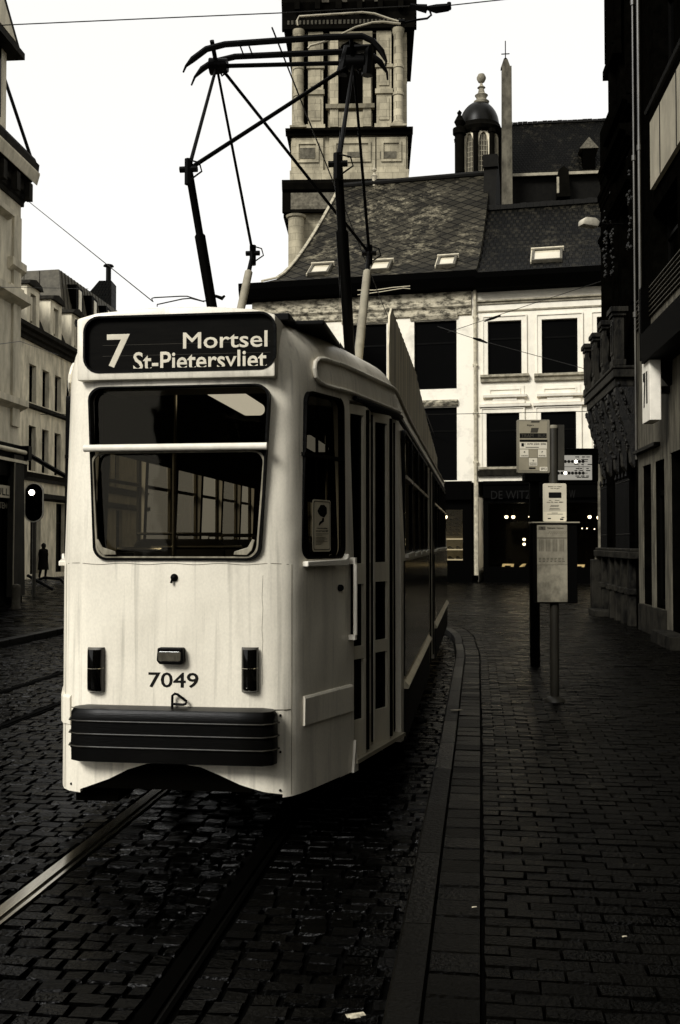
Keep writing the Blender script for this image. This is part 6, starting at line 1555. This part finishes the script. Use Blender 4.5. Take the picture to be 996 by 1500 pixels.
# person walking at left
def person(loc, rot, h, lab, coat):
    me = bpy.data.meshes.new('person'); o = bpy.data.objects.new('person', me); COL.objects.link(o)
    J = {'pel': (0, 0, .53), 'sp': (0, 0, .64), 'ch': (0, -.01, .76), 'nk': (0, -.015, .845), 'hd': (0, -.02, .885), 'tp': (0, -.02, .955),
         'hl': (-.05, 0, .50), 'kl': (-.055, -.06, .28), 'al': (-.05, -.02, .05), 'tl': (-.05, -.09, .02), 'hr': (.05, 0, .50), 'kr': (.055, .03, .28), 'ar': (.05, .13, .08), 'tr': (.05, .10, .03),
         'sl': (-.105, 0, .80), 'el': (-.135, .05, .64), 'wl': (-.125, .0, .50), 'sr': (.105, 0, .80), 'er': (.135, -.02, .64), 'wr': (.12, -.09, .53)}
    Rr = {'pel': .085, 'sp': .08, 'ch': .09, 'nk': .035, 'hd': .052, 'tp': .038, 'hl': .07, 'kl': .055, 'al': .04, 'tl': .03, 'hr': .07, 'kr': .055, 'ar': .04, 'tr': .03, 'sl': .045, 'el': .032, 'wl': .024, 'sr': .045, 'er': .032, 'wr': .024}
    K = list(J); E = [('pel', 'sp'), ('sp', 'ch'), ('ch', 'nk'), ('nk', 'hd'), ('hd', 'tp'), ('pel', 'hl'), ('hl', 'kl'), ('kl', 'al'), ('al', 'tl'), ('pel', 'hr'), ('hr', 'kr'), ('kr', 'ar'), ('ar', 'tr'), ('ch', 'sl'), ('sl', 'el'), ('el', 'wl'), ('ch', 'sr'), ('sr', 'er'), ('er', 'wr')]
    me.from_pydata([tuple(c * h for c in J[k]) for k in K], [(K.index(a), K.index(b)) for a, b in E], [])
    sk = o.modifiers.new('s', 'SKIN'); o.modifiers.new('u', 'SUBSURF').levels = 1
    for i_, k in enumerate(K):
        me.skin_vertices[0].data[i_].radius = (Rr[k] * h * .95, Rr[k] * h * .8)
    me.skin_vertices[0].data[0].use_root = True
    bpy.context.view_layer.update(); m2 = bpy.data.meshes.new_from_object(o.evaluated_get(bpy.context.evaluated_depsgraph_get())); o.modifiers.clear(); o.data = m2; m2.materials.clear(); m2.materials.append(coat); m2.shade_smooth()
    o.location = loc; o.rotation_euler = (0, 0, rot); tag(o, lab, 'person')
    c = MB(); c.lathe([(.15 * h, .26 * h), (.14 * h, .40 * h), (.125 * h, .55 * h), (.135 * h, .70 * h), (.12 * h, .79 * h), (.05 * h, .85 * h)], (0, 0, 0), 14); obj('coat', c, coat, o, smooth=True)
    c = MB(); c.lathe([(.05 * h, .86 * h), (.066 * h, .91 * h), (.06 * h, .965 * h), (.02 * h, 1.0 * h)], (0, -.015 * h, 0), 12); obj('hair', c, mat('dark_hair', .005, .6), o, smooth=True)
    return o
COAT = mat('dark_coat', .004, .8, .003, spec=.05)
gpp = at(64, 834, 47); person((gpp.x, 47, .06), math.radians(170), 1.66, 'person in a dark coat walking away along the left street houses', COAT)
# low barrier beyond the shop at left
bp_ = at(66, 850, 33); br_ = thing('street_barrier', 'low dark tilted bar on a hooped foot, on the paving left of the tram', 'barrier', (bp_.x, 33, .06), 0)
f = MB(); f.tube([(-.55, 0, .62), (.35, -.3, .18)], .05, 6); obj('bar', f, DARKM, br_)
f = MB(); f.tube([(-.4, 0, 0), (-.3, 0, .45), (0, 0, .55), (.5, 0, .5), (.7, 0, .3), (.75, 0, 0)], .05, 6); obj('hoop', f, DARKM, br_)
bl_ = at(24, 895, 25.5); f = MB(); f.lathe([(.13, 0), (.13, .05), (.11, .1), (.105, .52), (.12, .56), (.10, .62), (.03, .65)], (0, 0, 0), 12); o = obj('bollard', f, mat('stone_bollard', .06, .8, .03, 6), None, smooth=True); o.location = (bl_.x, 25.5, .06); tag(o, 'short stone bollard at the foot of the dark shopfront, left edge', 'bollard')

# ================================================================== OVERHEAD LINE
WIRE = mat('wire_copper', .01, .5, .006, spec=.1)
def twl(x, y, z): p = TF.w(x, y, z); return Vector((p.x, p.y, z))
def wire(name, pts, r, lab, cat='wire', group=None):
    f = MB(); f.tube(pts, r, 6); o = obj(name, f, WIRE); tag(o, lab, cat, group); return o
zc = HA.z + .16
wire('contact_wire', [twl(-.05, y, zc) for y in (3.0, 20, 40, 60)], .008, 'thin contact wire running above the pantograph of the tram')
wire('contact_wire', [twl(-3.25, y, 6.1) for y in (13.5, 20, 40, 60)], .008, 'thin contact wire over the empty left track')
ARM = mat('steady_arm', .45, .35, .25, 6, metal=.3)
def steady(loc_pts, name, lab, r, m):
    t = thing(name, lab, 'line fitting', loc_pts[0][0], 0, None); o = Vector(loc_pts[0][0])
    for P in loc_pts[1:]:
        nm, pts, rr_, mm = P; f = MB(); f.tube([Vector(p) - o for p in pts], rr_, 7); obj(nm, f, mm, t, smooth=True)
    return t
def A_(D, *pp): return [at(px, py, D) for px, py in pp]
D9 = 9.3
steady([(at(590, 33, D9),), ('steady_arm', A_(D9, (437, 37), (436, 30), (439, 24), (470, 22), (530, 18), (548, 20), (568, 27), (588, 33)), .010, ARM),
        ('steady_arm', A_(D9 - .4, (452, 71), (455, 67), (480, 60), (520, 40), (545, 33), (560, 32), (586, 35)), .010, ARM),
        ('insulator', A_(D9, (600, 8), (612, 11), (624, 13), (625, 12), (638, 13), (655, 11), (658, 9)), [.02, .03, .04, .02, .04, .035, .03], PG),
        ('bracket', A_(D9, (657, 14), (657, 4)), .02, PG), ('bracket', A_(D9, (628, 13), (631, 22), (625, 27), (610, 29), (588, 34)), .010, PG), ('clamp', A_(D9, (583, 33), (592, 33)), .03, PG)],
       'line_fitting', 'curved bright steady arms and insulator hanging above the pantograph head', 1, ARM)
D19 = 19.0
steady([(at(225, 440, D19),), ('steady_arm', A_(D19, (224, 441), (223, 437), (227, 436), (265, 434), (275, 434), (297, 441)), .012, WIRE),
        ('steady_arm', A_(D19 - .5, (231, 449), (231, 446), (236, 445), (268, 438), (280, 437), (300, 442)), .012, WIRE),
        ('insulator', A_(D19, (306, 433), (314, 434), (318, 434), (326, 437), (330, 433)), [.02, .04, .03, .04, .02], PG), ('bracket', A_(D19, (297, 441), (313, 440), (316, 434)), .012, PG)],
       'line_fitting', 'thin steady arms and small insulator seen left of the lower pantograph arm', 1, ARM)
steady([(at(570, 425, 21),), ('steady_arm', A_(21, (523, 425), (548, 425), (575, 421), (600, 419)), .009, mat('arm_white', .6, .4)), ('steady_arm', A_(21, (523, 432), (560, 427), (590, 422), (600, 423)), .009, MATS['arm_white'])],
       'line_fitting', 'pair of pale steady arms in front of the slate roof gutter', 1, ARM)
GW = 'thin span wires crossing the street'
wire('span_wire', A_(9.3, (-180, 40), (0, 37), (200, 28), (410, 19), (600, 9)), .005, 'span wire running from the left edge to the steady arms above the pantograph', group=None)
wire('span_wire', A_(9.3, (657, 8), (740, -1), (960, -24)), .005, 'short span wire rising right from the insulator at the top of the picture')
wire('span_wire', [at(35, 289, 29.6), at(225, 442, 19)], .010, 'span wire sloping down from the cornice of the left corner building')
wire('span_wire', A_(27, (60, 607), (640, 607), (886, 602)), .009, 'level span wire crossing the white house just above its lower windows')
wire('span_wire', [at(640, 478, 30), at(700, 498, 27), at(855, 540, 24.5)], .008, 'span wire sloping right across the upper windows of the white house')
wire('span_wire', [at(655, 487, 30), at(770, 448, 27), at(880, 412, 24.2)], .008, 'span wire rising right towards the eaves of the corner building')
wire('span_wire', [at(0, 421, 22), at(28, 421, 24), at(130, 423, 30)], .007, 'level span wire in front of the left mansard roof')
wire('span_wire', [at(0, 504, 22), at(30, 500, 27), at(86, 520, 40)], .008, 'span wire crossing the cornices of the left houses')
f = MB(); p = at(702, 498, 27); f.tube([p - Vector((.18, 0, -.05)), p, p + Vector((.2, 0, -.08))], [.02, .045, .02], 6); o = obj('wire_insulator', f, PG); tag(o, 'small insulator on the wire beside the pale downpipe', 'insulator')
f = MB(); p = at(722, 466, 28.3); f.tube([p - Vector((.25, 0, .09)), p, p + Vector((.2, 0, .07))], [.02, .04, .02], 6); o = obj('wire_insulator', f, PG); tag(o, 'small insulator on the wire above the left upper window of the framed house', 'insulator')
# paper scraps on the ground
for px, py, w_, lab in ((520, 1487, .035, 'scrap of pale paper lying in the dark gutter, bottom edge'), (668, 1040, .06, 'wet pale scrap on the kerb beside the tram'), (694, 1329, .011, 'small bright scrap on the edge of the dark pavement'), (914, 1372, .010, 'small bright scrap on the dark pavement, lower right')):
    gz = PZ if px > 560 else 0.0
    g0 = ground(px, py, gz + .012); f = MB(); f.box(-w_, w_, -w_ * .4, w_ * .4, 0, .002); f.box(-w_ * .8, w_ * .3, -w_ * .8, w_ * .1, .0022, .004)
    o = obj('paper_scrap', f, mat('litter_paper', .6, .6, .2, 30)); o.location = g0; o.rotation_euler = (0, 0, .3); tag(o, lab, 'litter')
